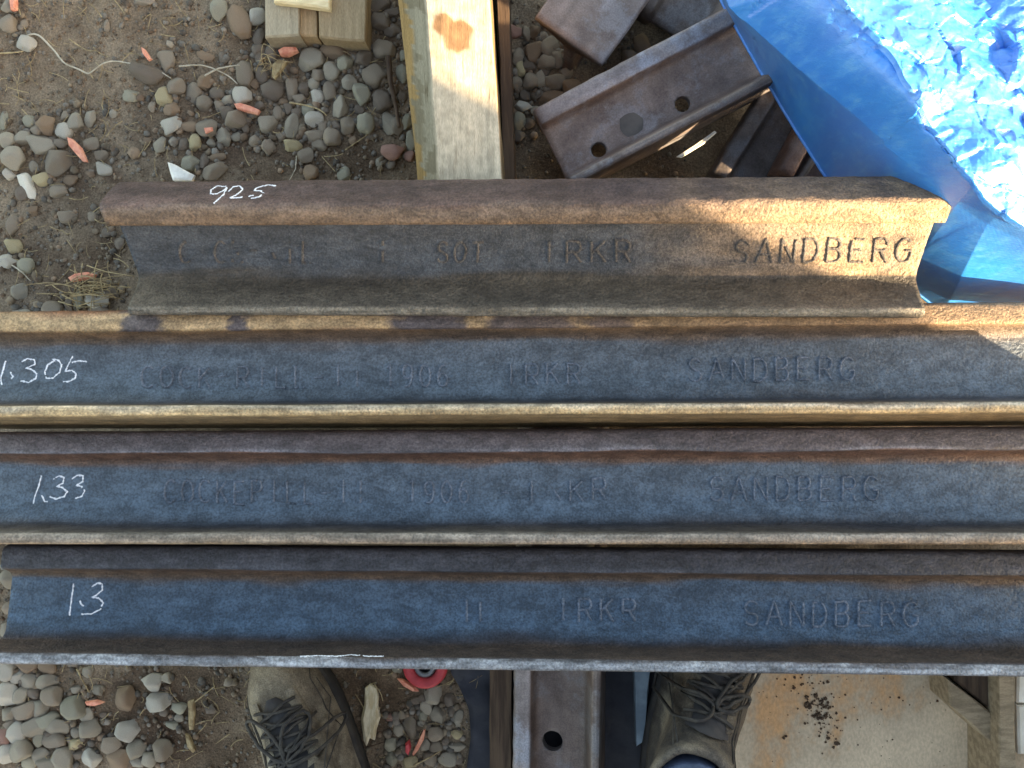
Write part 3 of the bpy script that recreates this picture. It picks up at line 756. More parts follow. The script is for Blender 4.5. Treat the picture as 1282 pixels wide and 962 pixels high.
def tarp():
    E = [(872, -70, .12), (905, 5, .12), (955, 95, .11), (1000, 168, .11), (1034, 222, .11), (1128, 352, .07), (1180, 392, .06), (1290, 402, .06), (1500, 430, .06)]
    C_ = [(880, -75, .25), (914, 8, .255), (1000, 88, .265), (1078, 152, .272), (1150, 217, .278), (1197, 256, .280), (1235, 281, .275), (1290, 306, .27), (1500, 340, .27)]
    Kk = [(965, -95, .33), (1042, 0, .34), (1108, 62, .345), (1135, 112, .345), (1172, 165, .335), (1202, 222, .325), (1238, 262, .31), (1290, 290, .295), (1500, 330, .29)]
    Mm = [(1170, -60, .272), (1226, 6, .272), (1262, 42, .272), (1300, 85, .268), (1345, 140, .262), (1380, 200, .258), (1400, 262, .255), (1420, 300, .252), (1505, 328, .252)]
    Rr = [(1500, -260, .33), (1500, -160, .32), (1500, -80, .31), (1520, 10, .30), (1540, 100, .29), (1560, 180, .28), (1570, 250, .275), (1580, 300, .27), (1600, 328, .27)]
    cols = [[at(*p) for p in P] for P in (E, C_, Kk, Mm, Rr)]
    NB = 360; segs = (50, 100, 220, 50)
    V = []; UV = []; Fc = []; cnt = sum(segs) + 1
    for b in range(NB + 1):
        t = b / NB
        pts = [plin(P, t) if q < 2 else catmull(P, t) for q, P in enumerate(cols)]
        acc = 0
        for si, sn in enumerate(segs):
            for i in range(sn + (1 if si == len(segs) - 1 else 0)):
                f = i / sn
                p = pts[si].lerp(pts[si + 1], f)
                # rounding of the crest
                if si == 1: p = p + Vector((0, 0, 0.020 * math.sin(math.pi * f)))
                if si == 2: p = p + Vector((0, 0, 0.010 * math.sin(math.pi * f) + 0.008 * math.exp(-(f / 0.2) ** 2)))
                fade = 1.0
                if si == 0: fade = 0.3 + 0.5 * (1 - f) * f
                if si == 1: fade = 0.5 + 0.5 * f
                q = Vector((p.x, p.y, 0))
                # wrinkles: sharp ridged noise, stretched along the fold direction
                wp = Vector((noise.noise(q * 14), noise.noise(q * 14 + Vector((9, 0, 0))), 0)) * 0.012
                ra = Matrix.Rotation(R(42), 3, 'Z') @ (q + wp); rb = Matrix.Rotation(R(-20), 3, 'Z') @ (q + wp)
                dz = 0.011 * fbm(q, 5.5, 3) + facet(ra, 11, 24, 0.26, 0.5) + facet(rb, 30, 62, 0.18, 3.5) + facet(ra, 110, 70, 0.15, 7.5) + 0.0004 * fbm(q, 160, 2)
                p = p + Vector((0, 0, dz * fade))
                V.append(p); UV.append((p.x * 2.0 + p.z, p.y * 2.0))
            acc += sn
    for b in range(NB):
        for i in range(cnt - 1):
            a = b * cnt + i; Fc.append((a, a + cnt, a + cnt + 1, a + 1))
    root = empty('tarpaulin', at(1150, 120, 0))
    tag(root, 'crumpled blue tarpaulin draped over steel offcuts, partly in bright sun', 'tarpaulin')
    o = obj('sheet', [v - root.location for v in V], Fc, M['tarp'], root)
    uvl = o.data.uv_layers.new(name='UVMap')
    for lp in o.data.loops: uvl.data[lp.index].uv = UV[lp.vertex_index]
    md = o.modifiers.new('s', 'SOLIDIFY'); md.thickness = 0.0012
    # rolled hem along the free edge
    hem = [V[b * cnt] for b in range(0, NB + 1, 2)]
    tube('hem', [p - root.location for p in hem], 0.0025, M['tarp'], root)
    return root
def tube(name, pts, r, m, parent=None, r2=None, sides=6, label=None, cat=None, group=None):
    V = []; Fc = []; n_ = len(pts)
    for i, p in enumerate(pts):
        p = Vector(p)
        d = (Vector(pts[min(i + 1, n_ - 1)]) - Vector(pts[max(i - 1, 0)])).normalized()
        a = Vector((0, 0, 1)) if abs(d.z) < 0.9 else Vector((1, 0, 0))
        u = d.cross(a).normalized(); v = d.cross(u)
        rr = r if r2 is None else r + (r2 - r) * i / max(1, n_ - 1)
        for k in range(sides):
            an = 2 * math.pi * k / sides
            V.append(p + (u * math.cos(an) + v * math.sin(an)) * rr)
    for i in range(n_ - 1):
        for k in range(sides):
            a = i * sides + k; b = i * sides + (k + 1) % sides
            Fc.append((a, b, b + sides, a + sides))
    Fc.append(tuple(range(sides))[::-1]); Fc.append(tuple(range((n_ - 1) * sides, n_ * sides)))
    o = obj(name, V, [f[::-1] for f in Fc], m, parent)
    if label: tag(o, label, cat, group)
    return o
tarp()

# ------------------------------------------------------------------ person: boots in view, the rest of the figure stands behind the lens
HT = {}
def boot(root, toe_dir, heel, side, leather):
    """rings by height; local +y = toe, heel at 0; side = +1 laces fall to +x"""
    L_ = 0.305
    def outline(fl, bk, wb, wh, n_=44):
        # fl front extent, bk back extent, ball half width, heel half width
        pts = []
        for k in range(n_):
            a = 2 * math.pi * k / n_
            cy, sy = math.cos(a), math.sin(a)
            mid = (fl + bk) / 2; hl = (fl - bk) / 2
            y = mid + hl * math.copysign(abs(cy) ** 0.8, cy)
            tt = (y - bk) / (fl - bk)
            wid = wh + (wb - wh) * min(1, max(0, (tt - 0.1) / 0.6)) ** 1.2
            x = wid * math.copysign(abs(sy) ** 0.8, sy)
            pts.append((x, y))
        return pts
    rings = [(0.022, 0.302, 0.0, 0.056, 0.042), (0.040, 0.303, -0.002, 0.057, 0.043), (0.055, 0.296, 0.0, 0.055, 0.042), (0.066, 0.282, 0.002, 0.052, 0.042), (0.075, 0.266, 0.004, 0.049, 0.042), (0.084, 0.248, 0.005, 0.047, 0.042),
             (0.094, 0.230, 0.006, 0.046, 0.042), (0.106, 0.212, 0.006, 0.046, 0.042), (0.118, 0.197, 0.005, 0.046, 0.043), (0.130, 0.185, 0.004, 0.047, 0.044), (0.145, 0.174, 0.002, 0.049, 0.046), (0.160, 0.167, 0.000, 0.051, 0.048),
             (0.176, 0.163, -0.002, 0.054, 0.051), (0.190, 0.162, -0.003, 0.056, 0.053), (0.197, 0.160, -0.001, 0.055, 0.052), (0.198, 0.154, 0.005, 0.050, 0.047), (0.190, 0.150, 0.010, 0.046, 0.043), (0.165, 0.146, 0.014, 0.043, 0.040), (0.13, 0.144, 0.016, 0.040, 0.038)]
    V = []; Fc = []; n_ = 44
    for (z, fl, bk, wb, wh) in rings:
        for (x, y) in outline(fl, bk, wb, wh):
            w_ = 0.0026 * fbm((x * 1.0 + side, y, z * 1.6), 26, 4)
            V.append((x + w_ * (1 if x > 0 else -1) - side * max(0, z - 0.08) * 0.22, y + w_, z + (0.5 * w_ if z > 0.03 else 0)))
    for k in range(len(rings) - 1):
        for j in range(n_):
            Fc.append((k * n_ + j, (k + 1) * n_ + j, (k + 1) * n_ + (j + 1) % n_, k * n_ + (j + 1) % n_))
    Mx = Matrix.Translation(heel) @ Matrix.Rotation(toe_dir, 4, 'Z')
    up = obj('boot', V, [f[::-1] for f in Fc], leather, root)
    up.matrix_basis = root.matrix_basis.inverted() @ Mx
    up['label'] = 'worn grey brown leather work boot with dark laces' if side < 0 else 'dark brown leather work boot with loose bow laces'
    # outsole with welt
    V = []; Fc = []
    for (z, g) in ((0.0, -0.002), (0.0, 0.003), (0.012, 0.004), (0.022, 0.005), (0.027, 0.004), (0.028, -0.004)):
        for (x, y) in outline(0.302 + g, -0.0 - g, 0.057 + g, 0.042 + g): V.append((x, y, z))
    for k in range(5):
        for j in range(n_): Fc.append((k * n_ + j, k * n_ + (j + 1) % n_, (k + 1) * n_ + (j + 1) % n_, (k + 1) * n_ + j))
    Fc.append(tuple(range(n_))[::-1])
    obj('outsole', V, Fc, M['sole'], up)
    vs_ = [Mx @ v.co for v in up.data.vertices]
    key = 'boot%d' % side
    bvh = BVHTree.FromPolygons(vs_, [tuple(p.vertices) for p in up.data.polygons])
    inv = Mx.inverted()
    def surf(x, y, lift):
        x = x - side * 0.0165 * min(1.2, max(0.0, (0.25 - y) / 0.08))
        o_ = Mx @ Vector((x, y, 0.4))
        l_, n2, i_, d_ = bvh.ray_cast(o_, Vector((0, 0, -1)))
        if l_ is None: return None
        if n2.z < 0: n2 = -n2
        return inv @ (l_ + n2 * lift)
    # tongue: padded strip down the instep
    TV = []; TF = []; ny, nx = 26, 12
    for j in range(ny + 1):
        y = 0.164 + (0.250 - 0.164) * j / ny
        for i in range(nx + 1):
            s = -1 + 2 * i / nx; ww = (0.021 + 0.003 * (1 - j / ny)) * min(1.0, 0.35 + 3.2 * (1 - j / ny))
            p = surf(s * ww, y, 0.0025 + 0.0035 * (1 - s * s))
            TV.append(p if p else Vector((s * ww, y, 0.14)))
    for j in range(ny):
        for i in range(nx): a = j * (nx + 1) + i; TF.append((a, a + 1, a + nx + 2, a + nx + 1))
    obj('tongue', TV, TF, M['tongue'], up)
    # eyelet flaps: raised strips beside the tongue
    for sgn in (-1, 1):
        FV = []; FF = []
        for j in range(ny + 1):
            y = 0.168 + (0.252 - 0.168) * j / ny
            for i in range(6):
                x = sgn * (0.019 + 0.013 * i / 5)
                p = surf(x, y, 0.0045 if i < 5 else 0.0005)
                FV.append(p if p else Vector((x, y, 0.13)))
        for j in range(ny):
            for i in range(5):
                a = j * 6 + i; f = (a, a + 1, a + 7, a + 6); FF.append(f if sgn > 0 else f[::-1])
        obj('eyelet_flap', FV, FF, leather, up)
    # laces: criss-cross
    ys = [0.172, 0.184, 0.198, 0.212, 0.226, 0.240]
    def lace_line(pts, r=0.0021):
        out = []
        for (x, y, l_) in pts:
            p = surf(x, y, l_)
            if p: out.append(p)
        if len(out) > 1: tube('lace', out, r, M['lace'], up, sides=6)
    for a, b in zip(ys, ys[1:]):
        for sgn in (-1, 1):
            lace_line([(sgn * 0.026 * (1 - 2 * q / 10), a + (b - a) * q / 10 + 0.001 * math.sin(q), 0.0075 + 0.003 * math.sin(math.pi * q / 10)) for q in range(11)])
    # bow: loops and ends flopping to the outside
    def bow(cx, cy, ang, ln, wd):
        pts = []
        for q in range(25):
            a = 2 * math.pi * q / 24
            lx = ln * (1 - math.cos(a)) / 2; ly = wd * math.sin(a)
            x = cx + lx * math.cos(ang) - ly * math.sin(ang); y = cy + lx * math.sin(ang) + ly * math.cos(ang)
            pts.append((x, y, 0.011 + 0.004 * math.sin(a / 2)))
        lace_line(pts, 0.0023)
    if side > 0:
        bow(0.004, 0.182, R(62), 0.062, 0.009); bow(0.0, 0.182, R(195), 0.05, 0.012); bow(0.004, 0.184, R(30), 0.035, 0.008)
        lace_line([(0.0 + 0.003 * q, 0.184 + 0.005 * q, 0.010) for q in range(12)])
    else:
        bow(-0.004, 0.180, R(118), 0.062, 0.010); bow(0.0, 0.178, R(60), 0.045, 0.011); bow(0.002, 0.176, R(15), 0.04, 0.009)
        lace_line([(-0.004 - 0.002 * q, 0.182 - 0.001 * q + 0.004 * math.sin(q), 0.010) for q in range(12)])
        lace_line([(0.004 + 0.003 * q, 0.184 + 0.003 * q, 0.010) for q in range(10)])
    # seams
    for sgn in (-1, 1):
        lace_line([(sgn * (0.034 + 0.012 * math.sin(q / 12 * 1.6)), 0.15 + 0.011 * q, 0.0006) for q in range(12)], 0.0009)
        lace_line([(sgn * (0.039 + 0.010 * math.sin(q / 12 * 1.6)), 0.145 + 0.011 * q, 0.0006) for q in range(12)], 0.0007)
    return Mx
def person():
    root = empty('person', (0, -0.6, 0))
    bpy.context.view_layer.update()
    tag(root, 'person in navy work clothes and worn lace-up boots, toes under the rails', 'person')
    # heel positions from the boots' axis pixels
    lt = at(345, 884, 0.085); dl = R(25)
    rt = at(908, 820, 0.095); dr = R(-19)
    def heel_from(pt, ang, dist, z):
        return Vector((pt.x + math.sin(ang) * dist, pt.y - math.cos(ang) * dist, z))
    hl = heel_from(lt, dl, 0.240, 0.004); hr = heel_from(rt, dr, 0.238, 0.0215)
    boot(root, dl, hl, -1, M['boot']); boot(root, dr, hr, 1, M['boot_dark'])
    # clothed body as one skinned mesh
    def ank(h_, ang): return Vector((h_.x - math.sin(ang) * 0.106 - math.copysign(0.022, h_.x), h_.y + math.cos(ang) * 0.106, 0))
    al = ank(hl, dl); ar = ank(hr, dr)
    px = (al.x + ar.x) / 2; py = min(al.y, ar.y) - 0.10
    J = [Vector((px, py, 0.92)), Vector((px, py - 0.01, 1.08)), Vector((px, py + 0.01, 1.28)), Vector((px, py + 0.03, 1.44)), Vector((px, py + 0.06, 1.53)),
         Vector((px - 0.10, py, 0.88)), Vector((al.x + 0.02, al.y - 0.06, 0.50)), Vector((al.x, al.y - 0.004, 0.21)), Vector((al.x, al.y + 0.006, 0.12)),
         Vector((px + 0.10, py, 0.88)), Vector((ar.x - 0.02, ar.y - 0.06, 0.52)), Vector((ar.x, ar.y - 0.004, 0.23)), Vector((ar.x, ar.y + 0.006, 0.135)),
         Vector((px - 0.19, py + 0.02, 1.40)), Vector((px - 0.30, py - 0.05, 1.14)), Vector((px - 0.20, py + 0.07, 0.97)),
         Vector((px + 0.19, py + 0.02, 1.40)), Vector((px + 0.30, py - 0.05, 1.14)), Vector((px + 0.20, py + 0.07, 0.97))]
    Ed = [(0, 1), (1, 2), (2, 3), (3, 4), (0, 5), (5, 6), (6, 7), (7, 8), (0, 9), (9, 10), (10, 11), (11, 12), (3, 13), (13, 14), (14, 15), (3, 16), (16, 17), (17, 18)]
    Rd = [0.15, 0.145, 0.16, 0.10, 0.06, 0.10, 0.072, 0.053, 0.050, 0.10, 0.072, 0.053, 0.050, 0.075, 0.055, 0.045, 0.075, 0.055, 0.045]
    me = bpy.data.meshes.new('body'); me.from_pydata([tuple(v - root.location) for v in J], Ed, [])
    o = bpy.data.objects.new('body', me); col.objects.link(o); o.parent = root
    md = o.modifiers.new('skin', 'SKIN')
    for i, r_ in enumerate(Rd):
        sv_ = me.skin_vertices[0].data[i]; sv_.radius = (r_, r_); sv_.use_root = (i == 0)
    o.modifiers.new('sub', 'SUBSURF').levels = 2
    o.modifiers['sub'].render_levels = 2
    bpy.context.view_layer.update()
    dg = bpy.context.evaluated_depsgraph_get()
    nm = bpy.data.meshes.new_from_object(o.evaluated_get(dg)); o.modifiers.clear(); o.data = nm
    nm.materials.clear(); nm.materials.append(M['denim'])
    nm.polygons.foreach_set('use_smooth', [True] * len(nm.polygons))
    # head, turned down, with nose, ears and hair
    hc = Vector((px, py + 0.10, 1.66)) - root.location
    bm = bmesh.new(); bmesh.ops.create_uvsphere(bm, u_segments=28, v_segments=20, radius=1.0)
    for v in bm.verts:
        x, y, z = v.co
        jaw = 1 - 0.22 * max(0, -z)
        nose_ = 0.16 * math.exp(-((x / 0.14) ** 2 + ((z + 0.12) / 0.22) ** 2)) if y > 0 else 0
        eye = -0.06 * (math.exp(-(((abs(x) - 0.36) / 0.14) ** 2 + ((z - 0.06) / 0.1) ** 2)) if y > 0 else 0)
        mouth = -0.03 * (math.exp(-((x / 0.3) ** 2 + ((z + 0.5) / 0.05) ** 2)) if y > 0 else 0)
        ear = 0.12 * math.exp(-(((y + 0.02) / 0.14) ** 2 + ((z + 0.02) / 0.22) ** 2)) * (abs(x) > 0.8)
        v.co = Vector((x * 0.075 * jaw + math.copysign(ear * 0.075, x), y * 0.095 * jaw + (nose_ + eye + mouth) * 0.1, z * 0.118))
    hm = bpy.data.meshes.new('head'); bm.to_mesh(hm); bm.free()
    hm.polygons.foreach_set('use_smooth', [True] * len(hm.polygons)); hm.materials.append(M['skin'])
    ho = bpy.data.objects.new('head', hm); col.objects.link(ho); ho.parent = root; ho.location = hc; ho.rotation_euler = (R(-28), 0, 0)
    bm = bmesh.new(); bmesh.ops.create_uvsphere(bm, u_segments=24, v_segments=16, radius=1.0)
    bmesh.ops.delete(bm, geom=[v for v in bm.verts if v.co.z < 0.25 and v.co.y > -0.1 or v.co.z < -0.5], context='VERTS')
    for v in bm.verts: v.co = Vector((v.co.x * 0.082, v.co.y * 0.102 - 0.003, v.co.z * 0.125 + 0.002))
    xm = bpy.data.meshes.new('hair'); bm.to_mesh(xm); bm.free(); xm.materials.append(M['hair'])
    xo = bpy.data.objects.new('hair', xm); col.objects.link(xo); xo.parent = ho
person()

# ------------------------------------------------------------------ crate added out of view, its top edge set to throw the shade
def crate():
    yaw = R(-27); wx, wy, hgt = 1.9, 1.9, 0.95
    root = empty('added_shade_crate', (0.95, -0.434, 0)); root.rotation_euler = (0, 0, yaw)
    tag(root, 'large planked crate added out of view to throw shade, beyond the plywood sheet', 'crate')
    def bx(name, a, b, m):
        V = [Vector((X, Y, Z)) for Z in (a[2], b[2]) for Y in (a[1], b[1]) for X in (a[0], b[0])]
        return obj(name, V, [(0, 2, 3, 1), (4, 5, 7, 6), (0, 1, 5, 4), (2, 6, 7, 3), (0, 4, 6, 2), (1, 3, 7, 5)], m, root, smooth=False)
    k = 7; hp = (hgt - 0.02) / k
    for i in range(k):
        z0, z1 = i * hp + 0.002, (i + 1) * hp - 0.002
        bx('plank', (0, -0.02, z0), (wx, 0, z1), M['wood_x']); bx('plank', (0, -wy, z0), (wx, -wy + 0.02, z1), M['wood_x'])
        bx('plank', (0, -wy + 0.0205, z0), (0.02, -0.0205, z1), M['wood_x']); bx('plank', (wx - 0.02, -wy + 0.0205, z0), (wx, -0.0205, z1), M['wood_x'])
    for cx in (0.045, wx - 0.045):
        for cy in (-0.045, -wy + 0.045):
            bx('corner_post', (cx - 0.022, cy - 0.022, 0), (cx + 0.022, cy + 0.022, hgt - 0.022), M['wood_x'])
    for i in range(10):
        bx('lid_board', (0, -wy + wy / 10 * i + 0.001, hgt - 0.02), (wx, -wy + wy / 10 * (i + 1) - 0.001, hgt), M['wood_x'])
crate()

# ------------------------------------------------------------------ stones
def stone_mesh(seed):
    bm = bmesh.new(); bmesh.ops.create_icosphere(bm, subdivisions=3, radius=1.0)
    r_ = random.Random(seed)
    planes = []
    for _ in range(13):
        d = Vector((r_.gauss(0, 1), r_.gauss(0, 1), r_.gauss(0, 1))).normalized(); planes.append((d, r_.uniform(0.58, 0.86)))
    for v in bm.verts:
        p = v.co.copy()
        for (d, k) in planes:
            e = p.dot(d) - k
            if e > 0: p -= d * e * 0.93
        p *= 1 + 0.10 * noise.noise(v.co * 1.4 + Vector((seed * 3.1, 0, 0))) + 0.03 * noise.noise(v.co * 5 + Vector((seed, 2, 0)))
        v.co = p
    ex = [max(abs(v.co[i]) for v in bm.verts) for i in range(3)]
    for v in bm.verts: v.co = Vector((v.co.x / ex[0], v.co.y / ex[1], v.co.z / ex[2]))
    me = bpy.data.meshes.new('stone'); bm.to_mesh(me); bm.free()
    me.polygons.foreach_set('use_smooth', [True] * len(me.polygons)); me.materials.append(M['stone'])
    return me
SM = [stone_mesh(i) for i in range(14)]
SC = {'g': (154, 144, 126), 'l': (184, 176, 160), 'd': (120, 107, 93), 'b': (136, 114, 92), 'w': (228, 220, 200), 'v': (152, 146, 126), 'r': (152, 116, 102), 'y': (176, 160, 124), 't': (142, 128, 110)}
def seeded(lst, ox, oy, k):
    out = []
    for e in lst:
        cx, cy, rx, ry = e[:4]; c = e[4] if len(e) > 4 else None; an = e[5] if len(e) > 5 else None
        out.append((ox + cx * k, oy + cy * k, rx * k, ry * k, c, an))
    return out
A1 = [(30,20,35,30,'g'),(35,100,40,42,'t'),(92,98,17,24,'t'),(112,195,48,32,'l',20),(1000,48,40,52,'v'),(1095,100,48,75,'b',-25),(1175,70,38,45,'l'),(1180,160,30,40,'d'),(650,0,55,24,'t'),(680,335,78,46,'d',20),(760,270,38,55,'t'),
 (595,437,38,28,'v'),(750,445,38,45,'y'),(800,400,45,40,'t'),(885,420,38,42,'t'),(930,375,35,40,'b'),(690,485,20,25),(785,500,38,35,'b'),(930,470,35,30,'t'),(990,430,35,30,'d'),(1040,455,28,25),(1110,435,40,40,'l'),(1075,545,50,50,'t'),(1035,510,35,30,'d'),
 (1220,560,42,45,'g'),(780,575,48,38,'l',-15),(730,660,35,38,'g'),(890,655,28,42,'y'),(835,660,20,32,'d'),(950,585,48,42,'t'),(1022,625,33,42,'g'),(870,575,40,25,'b'),(870,745,42,40,'v'),(985,780,58,38,'t',-25),(990,720,40,20,'b'),(930,735,20,40,'d'),
 (125,550,28,28,'v'),(205,570,45,45,'b'),(285,525,22,25),(280,597,40,35,'l'),(335,560,38,45,'g'),(398,535,28,40,'g'),(100,630,45,35,'g'),(175,655,65,45,'g',5),(25,645,38,38,'g'),(270,650,30,25,'t'),(60,730,52,55,'g'),(0,720,30,30),
 (260,735,60,65,'t'),(410,655,35,30,'t'),(450,705,33,28),(465,770,40,30,'l',20),(180,815,42,33,'y'),(30,795,28,28,'l'),(85,880,25,35,'d'),(255,875,40,32,'t'),(140,760,20,25,'g'),(310,820,35,25,'b'),(1080,620,25,22),(1160,640,28,28,'t'),(1220,665,32,30,'t'),
 (1115,340,40,55,'t'),(1200,340,30,35,'d'),(1240,400,40,50,'d'),(1180,250,25,30,'d'),(1240,235,30,40,'d'),(770,195,20,18),(815,207,17,15,'l'),(505,515,18,18),(940,255,40,20,'b',20),(1015,260,20,25),(478,115,15,30,'t'),(1130,540,22,18,'d'),(660,635,24,18,'b'),
 (160,590,26,24,'t'),(230,640,22,20,'d'),(0,545,20,40,'v'),(330,490,16,14),(350,470,14,10),(1000,650,20,18,'d'),(960,650,20,18),(1070,460,16,18,'d'),(1000,480,24,22,'t'),(900,520,20,14),(520,700,18,16),(500,690,20,14,'y')]
A2 = [(325,270,62,50,'g'),(435,235,60,35,'b',10),(425,325,38,42,'g'),(485,290,38,38,'v'),(565,270,38,40,'d'),(500,378,34,32,'g'),(560,432,38,50,'v'),(620,345,50,50,'t',-40),(335,375,28,30,'g'),(352,437,30,33,'l'),(408,425,30,50,'t'),(460,495,35,55,'g'),
 (285,400,30,30,'d'),(230,395,30,50,'t'),(150,405,50,50,'d'),(100,335,28,28,'d'),(265,445,28,25,'t'),(215,488,20,28),(255,510,25,28),(165,520,22,40,'t'),(235,575,30,52,'g'),(335,548,45,35,'l'),(310,500,30,30,'v'),(495,578,38,35,'t'),(575,572,40,45,'v'),
 (685,565,32,55,'g',-20),(650,470,40,55,'d'),(720,580,30,40,'t'),(765,560,25,40,'v'),(665,225,50,40,'t'),(340,620,45,28,'t'),(425,628,38,40,'t'),(365,665,38,25,'t'),(280,610,20,25),(240,665,42,28,'y'),(300,710,35,35,'t'),(320,790,35,35,'b'),(475,795,30,33,'v'),
 (125,670,35,35,'t'),(700,690,50,40,'r'),(785,640,25,45,'v'),(640,735,25,22),(690,745,25,22,'d'),(780,710,25,25,'r'),(745,335,25,40,'v'),(755,255,20,25,'v'),(655,370,25,25,'t'),(355,340,30,30,'t'),(70,645,20,25),(15,580,20,25),(140,230,30,35,'d'),(80,225,30,35,'d'),
 (85,480,25,20,'d'),(20,540,25,20),(650,100,50,40,'d'),(700,140,40,30,'d'),(640,30,50,30,'d'),(690,60,40,20,'d'),(380,580,24,26,'t'),(440,575,22,22,'d'),(545,500,26,22,'d'),(390,505,18,20,'d'),(410,380,20,20,'d'),(190,460,22,20,'b'),(60,380,22,26,'b'),
 (600,620,22,18,'d'),(520,640,20,20,'b'),(740,440,24,30,'d'),(700,420,20,26,'d'),(630,560,22,24,'d'),(180,620,22,20,'t'),(620,440,20,20,'t')]
A3 = [(250,235,42,55,'b'),(290,170,28,26,'t'),(235,375,35,40,'t'),(285,365,28,40,'g'),(350,370,45,40,'t'),(310,290,40,40,'t'),(180,260,30,40,'t'),(190,310,22,40,'y'),(160,140,35,30,'r'),(420,400,45,40,'b'),(320,215,40,50,'t'),(255,140,30,30,'b'),
 (260,505,22,20,'g'),(200,480,45,25,'l'),(180,560,30,45,'v'),(360,270,30,40,'t'),(750,210,40,55,'b'),(330,440,60,25,'b'),(690,270,40,40,'d'),(215,150,25,35,'t'),(400,330,28,28,'t'),(230,300,30,28,'d'),(170,380,26,30,'t'),(380,250,24,24,'t'),(270,430,30,22,'d'),
 (210,430,24,22,'d'),(300,330,22,20,'d'),(180,620,28,26,'d'),(230,560,24,26,'d')]
A5 = [(45,290,30,50,'t'),(40,390,40,35,'y'),(20,465,45,35,'l'),(105,487,40,33,'v'),(80,600,35,40,'g'),(85,705,60,25,'g'),(225,690,50,40,'t'),(290,255,42,35,'t'),(410,255,25,22,'t'),(135,228,28,24,'b'),(355,640,35,50,'v'),(435,640,55,40,'l'),(440,690,50,30,'t'),
 (480,462,18,10,'l',20),(300,660,26,30,'d'),(500,610,30,26,'d'),(460,560,26,22,'b'),(480,330,30,22,'d'),(540,380,24,28,'d'),(20,330,16,20),(160,540,16,10,'l'),(150,660,18,14)]
A4 = [(35,200,45,45,'g'),(45,265,25,20,'t'),(5,420,20,30,'g'),(5,160,20,20,'l'),(20,330,22,24,'t'),(10,580,40,40,'l'),(55,605,30,28,'l'),(100,550,50,35,'b'),(185,560,40,35,'b'),(105,622,38,28,'g'),(180,622,42,30,'g',-8),(20,670,45,45,'l'),(70,680,35,40,'g'),(205,680,45,40,'t'),
 (120,670,25,20,'d'),(90,735,55,40,'t'),(155,725,32,38,'g'),(180,775,45,35,'v',-10),(30,750,30,30,'g'),(290,730,50,48,'v'),(340,755,30,28,'g'),(65,825,38,45,'l'),(125,800,45,40,'g'),(145,850,30,35,'v'),(215,805,48,35,'g'),(290,830,20,20,'g'),(350,810,42,42,'g'),
 (80,890,48,50,'g'),(10,840,30,40,'r'),(20,910,40,35,'l'),(210,860,45,30,'t'),(285,875,30,25,'y'),(150,920,35,30,'g'),(240,930,40,45,'g'),(350,935,45,40,'l'),(180,950,40,30,'g'),(100,950,30,25,'v'),(430,875,42,38,'t'),(495,820,52,45,'l'),(535,895,38,38,'g'),
 (465,935,50,40,'b'),(585,935,30,30,'g'),(640,895,38,40,'t'),(535,950,30,20,'g'),(490,690,42,55,'b'),(620,705,48,35,'l'),(600,622,45,38,'l'),(660,610,22,22,'g'),(345,580,20,25,'g'),(275,545,30,20,'t'),(705,730,30,25,'v'),(290,655,20,18),(380,660,25,20),(675,800,25,18,'v'),
 (700,775,20,18),(330,680,22,18),(400,760,18,14),(20,545,30,20,'b'),(640,750,18,16),(905,630,20,20,'t'),(830,740,22,18,'d'),(140,755,22,18),(60,770,22,20,'d'),(30,790,24,20,'t'),(250,790,20,18,'d'),(180,830,20,18,'d'),(300,920,22,18,'d'),(390,850,16,14)]
A6 = [(265,385,45,50,'g'),(290,500,45,48,'g'),(225,460,35,38,'g'),(210,505,25,25,'v'),(395,520,30,50,'g'),(210,410,25,22,'d'),(80,580,28,30,'g'),(145,560,35,55,'t'),(95,505,20,25,'t'),(35,660,35,30,'v'),(40,735,35,38,'v'),(280,600,40,40,'t'),(280,670,40,35,'t'),(215,660,30,35,'g'),
 (340,735,50,38,'g'),(390,600,35,25,'y'),(140,750,45,30,'y'),(200,545,20,20,'g'),(345,565,20,20),(15,610,20,25),(245,735,35,35,'t'),(390,670,45,25,'g'),(350,420,30,30,'d'),(170,420,25,20,'d'),(330,640,20,20,'d'),(35,520,28,24,'r'),(70,235,30,35,'v'),(100,690,20,25,'d'),
 (180,600,20,24,'d'),(240,560,22,20,'d'),(330,690,20,18,'d'),(120,620,18,20,'d'),(60,700,18,16,'t'),(400,740,24,28,'d'),(360,480,22,24,'d'),(180,470,20,18,'d'),(110,450,18,14,'d')]
stones = seeded(A1, 0, 0, .273) + seeded(A2, 300, 0, .273) + seeded(A3, 600, 0, .273) + seeded(A5, 0, 200, .273) + seeded(A4, 0, 660, .3138) + seeded(A6, 480, 780, .234)
stones.sort(key=lambda s: -s[2] * s[3])
sr = random.Random(3)
def put_stone(px, py, rx, ry, c, an, i):
    p = at(px, py, 0.008); k = (ZC - 0.008) / F
    rx *= k * 1.14; ry *= k * 1.14; rz = min(rx, ry) * sr.uniform(0.62, 0.85)
    o = bpy.data.objects.new('stone', SM[i % len(SM)]); col.objects.link(o)
    ang = -R(an) if an is not None else sr.uniform(-0.25, 0.25)
    o.location = (p.x, p.y, gz(p.x, p.y) + rz * 0.45)
    o.rotation_euler = (sr.uniform(-.2, .2), sr.uniform(-.2, .2), ang); o.scale = (rx, ry, rz)
    if sr.random() < 0.5: o.rotation_euler[2] += math.pi
    cc = lin(*SC[c or sr.choice('gtdb')]); f = sr.uniform(0.72, 0.98)
    o.color = (cc[0] * f, cc[1] * f, cc[2] * f, 1)
    o.parent = ground
    return o
for i, s in enumerate(stones[:300]): put_stone(*s, i)
# white stones
for q, (x, y, rx, ry, an) in enumerate(((30, 229, 8, 19, -28),)):
    put_stone(x, y, rx, ry, 'w', an, q)

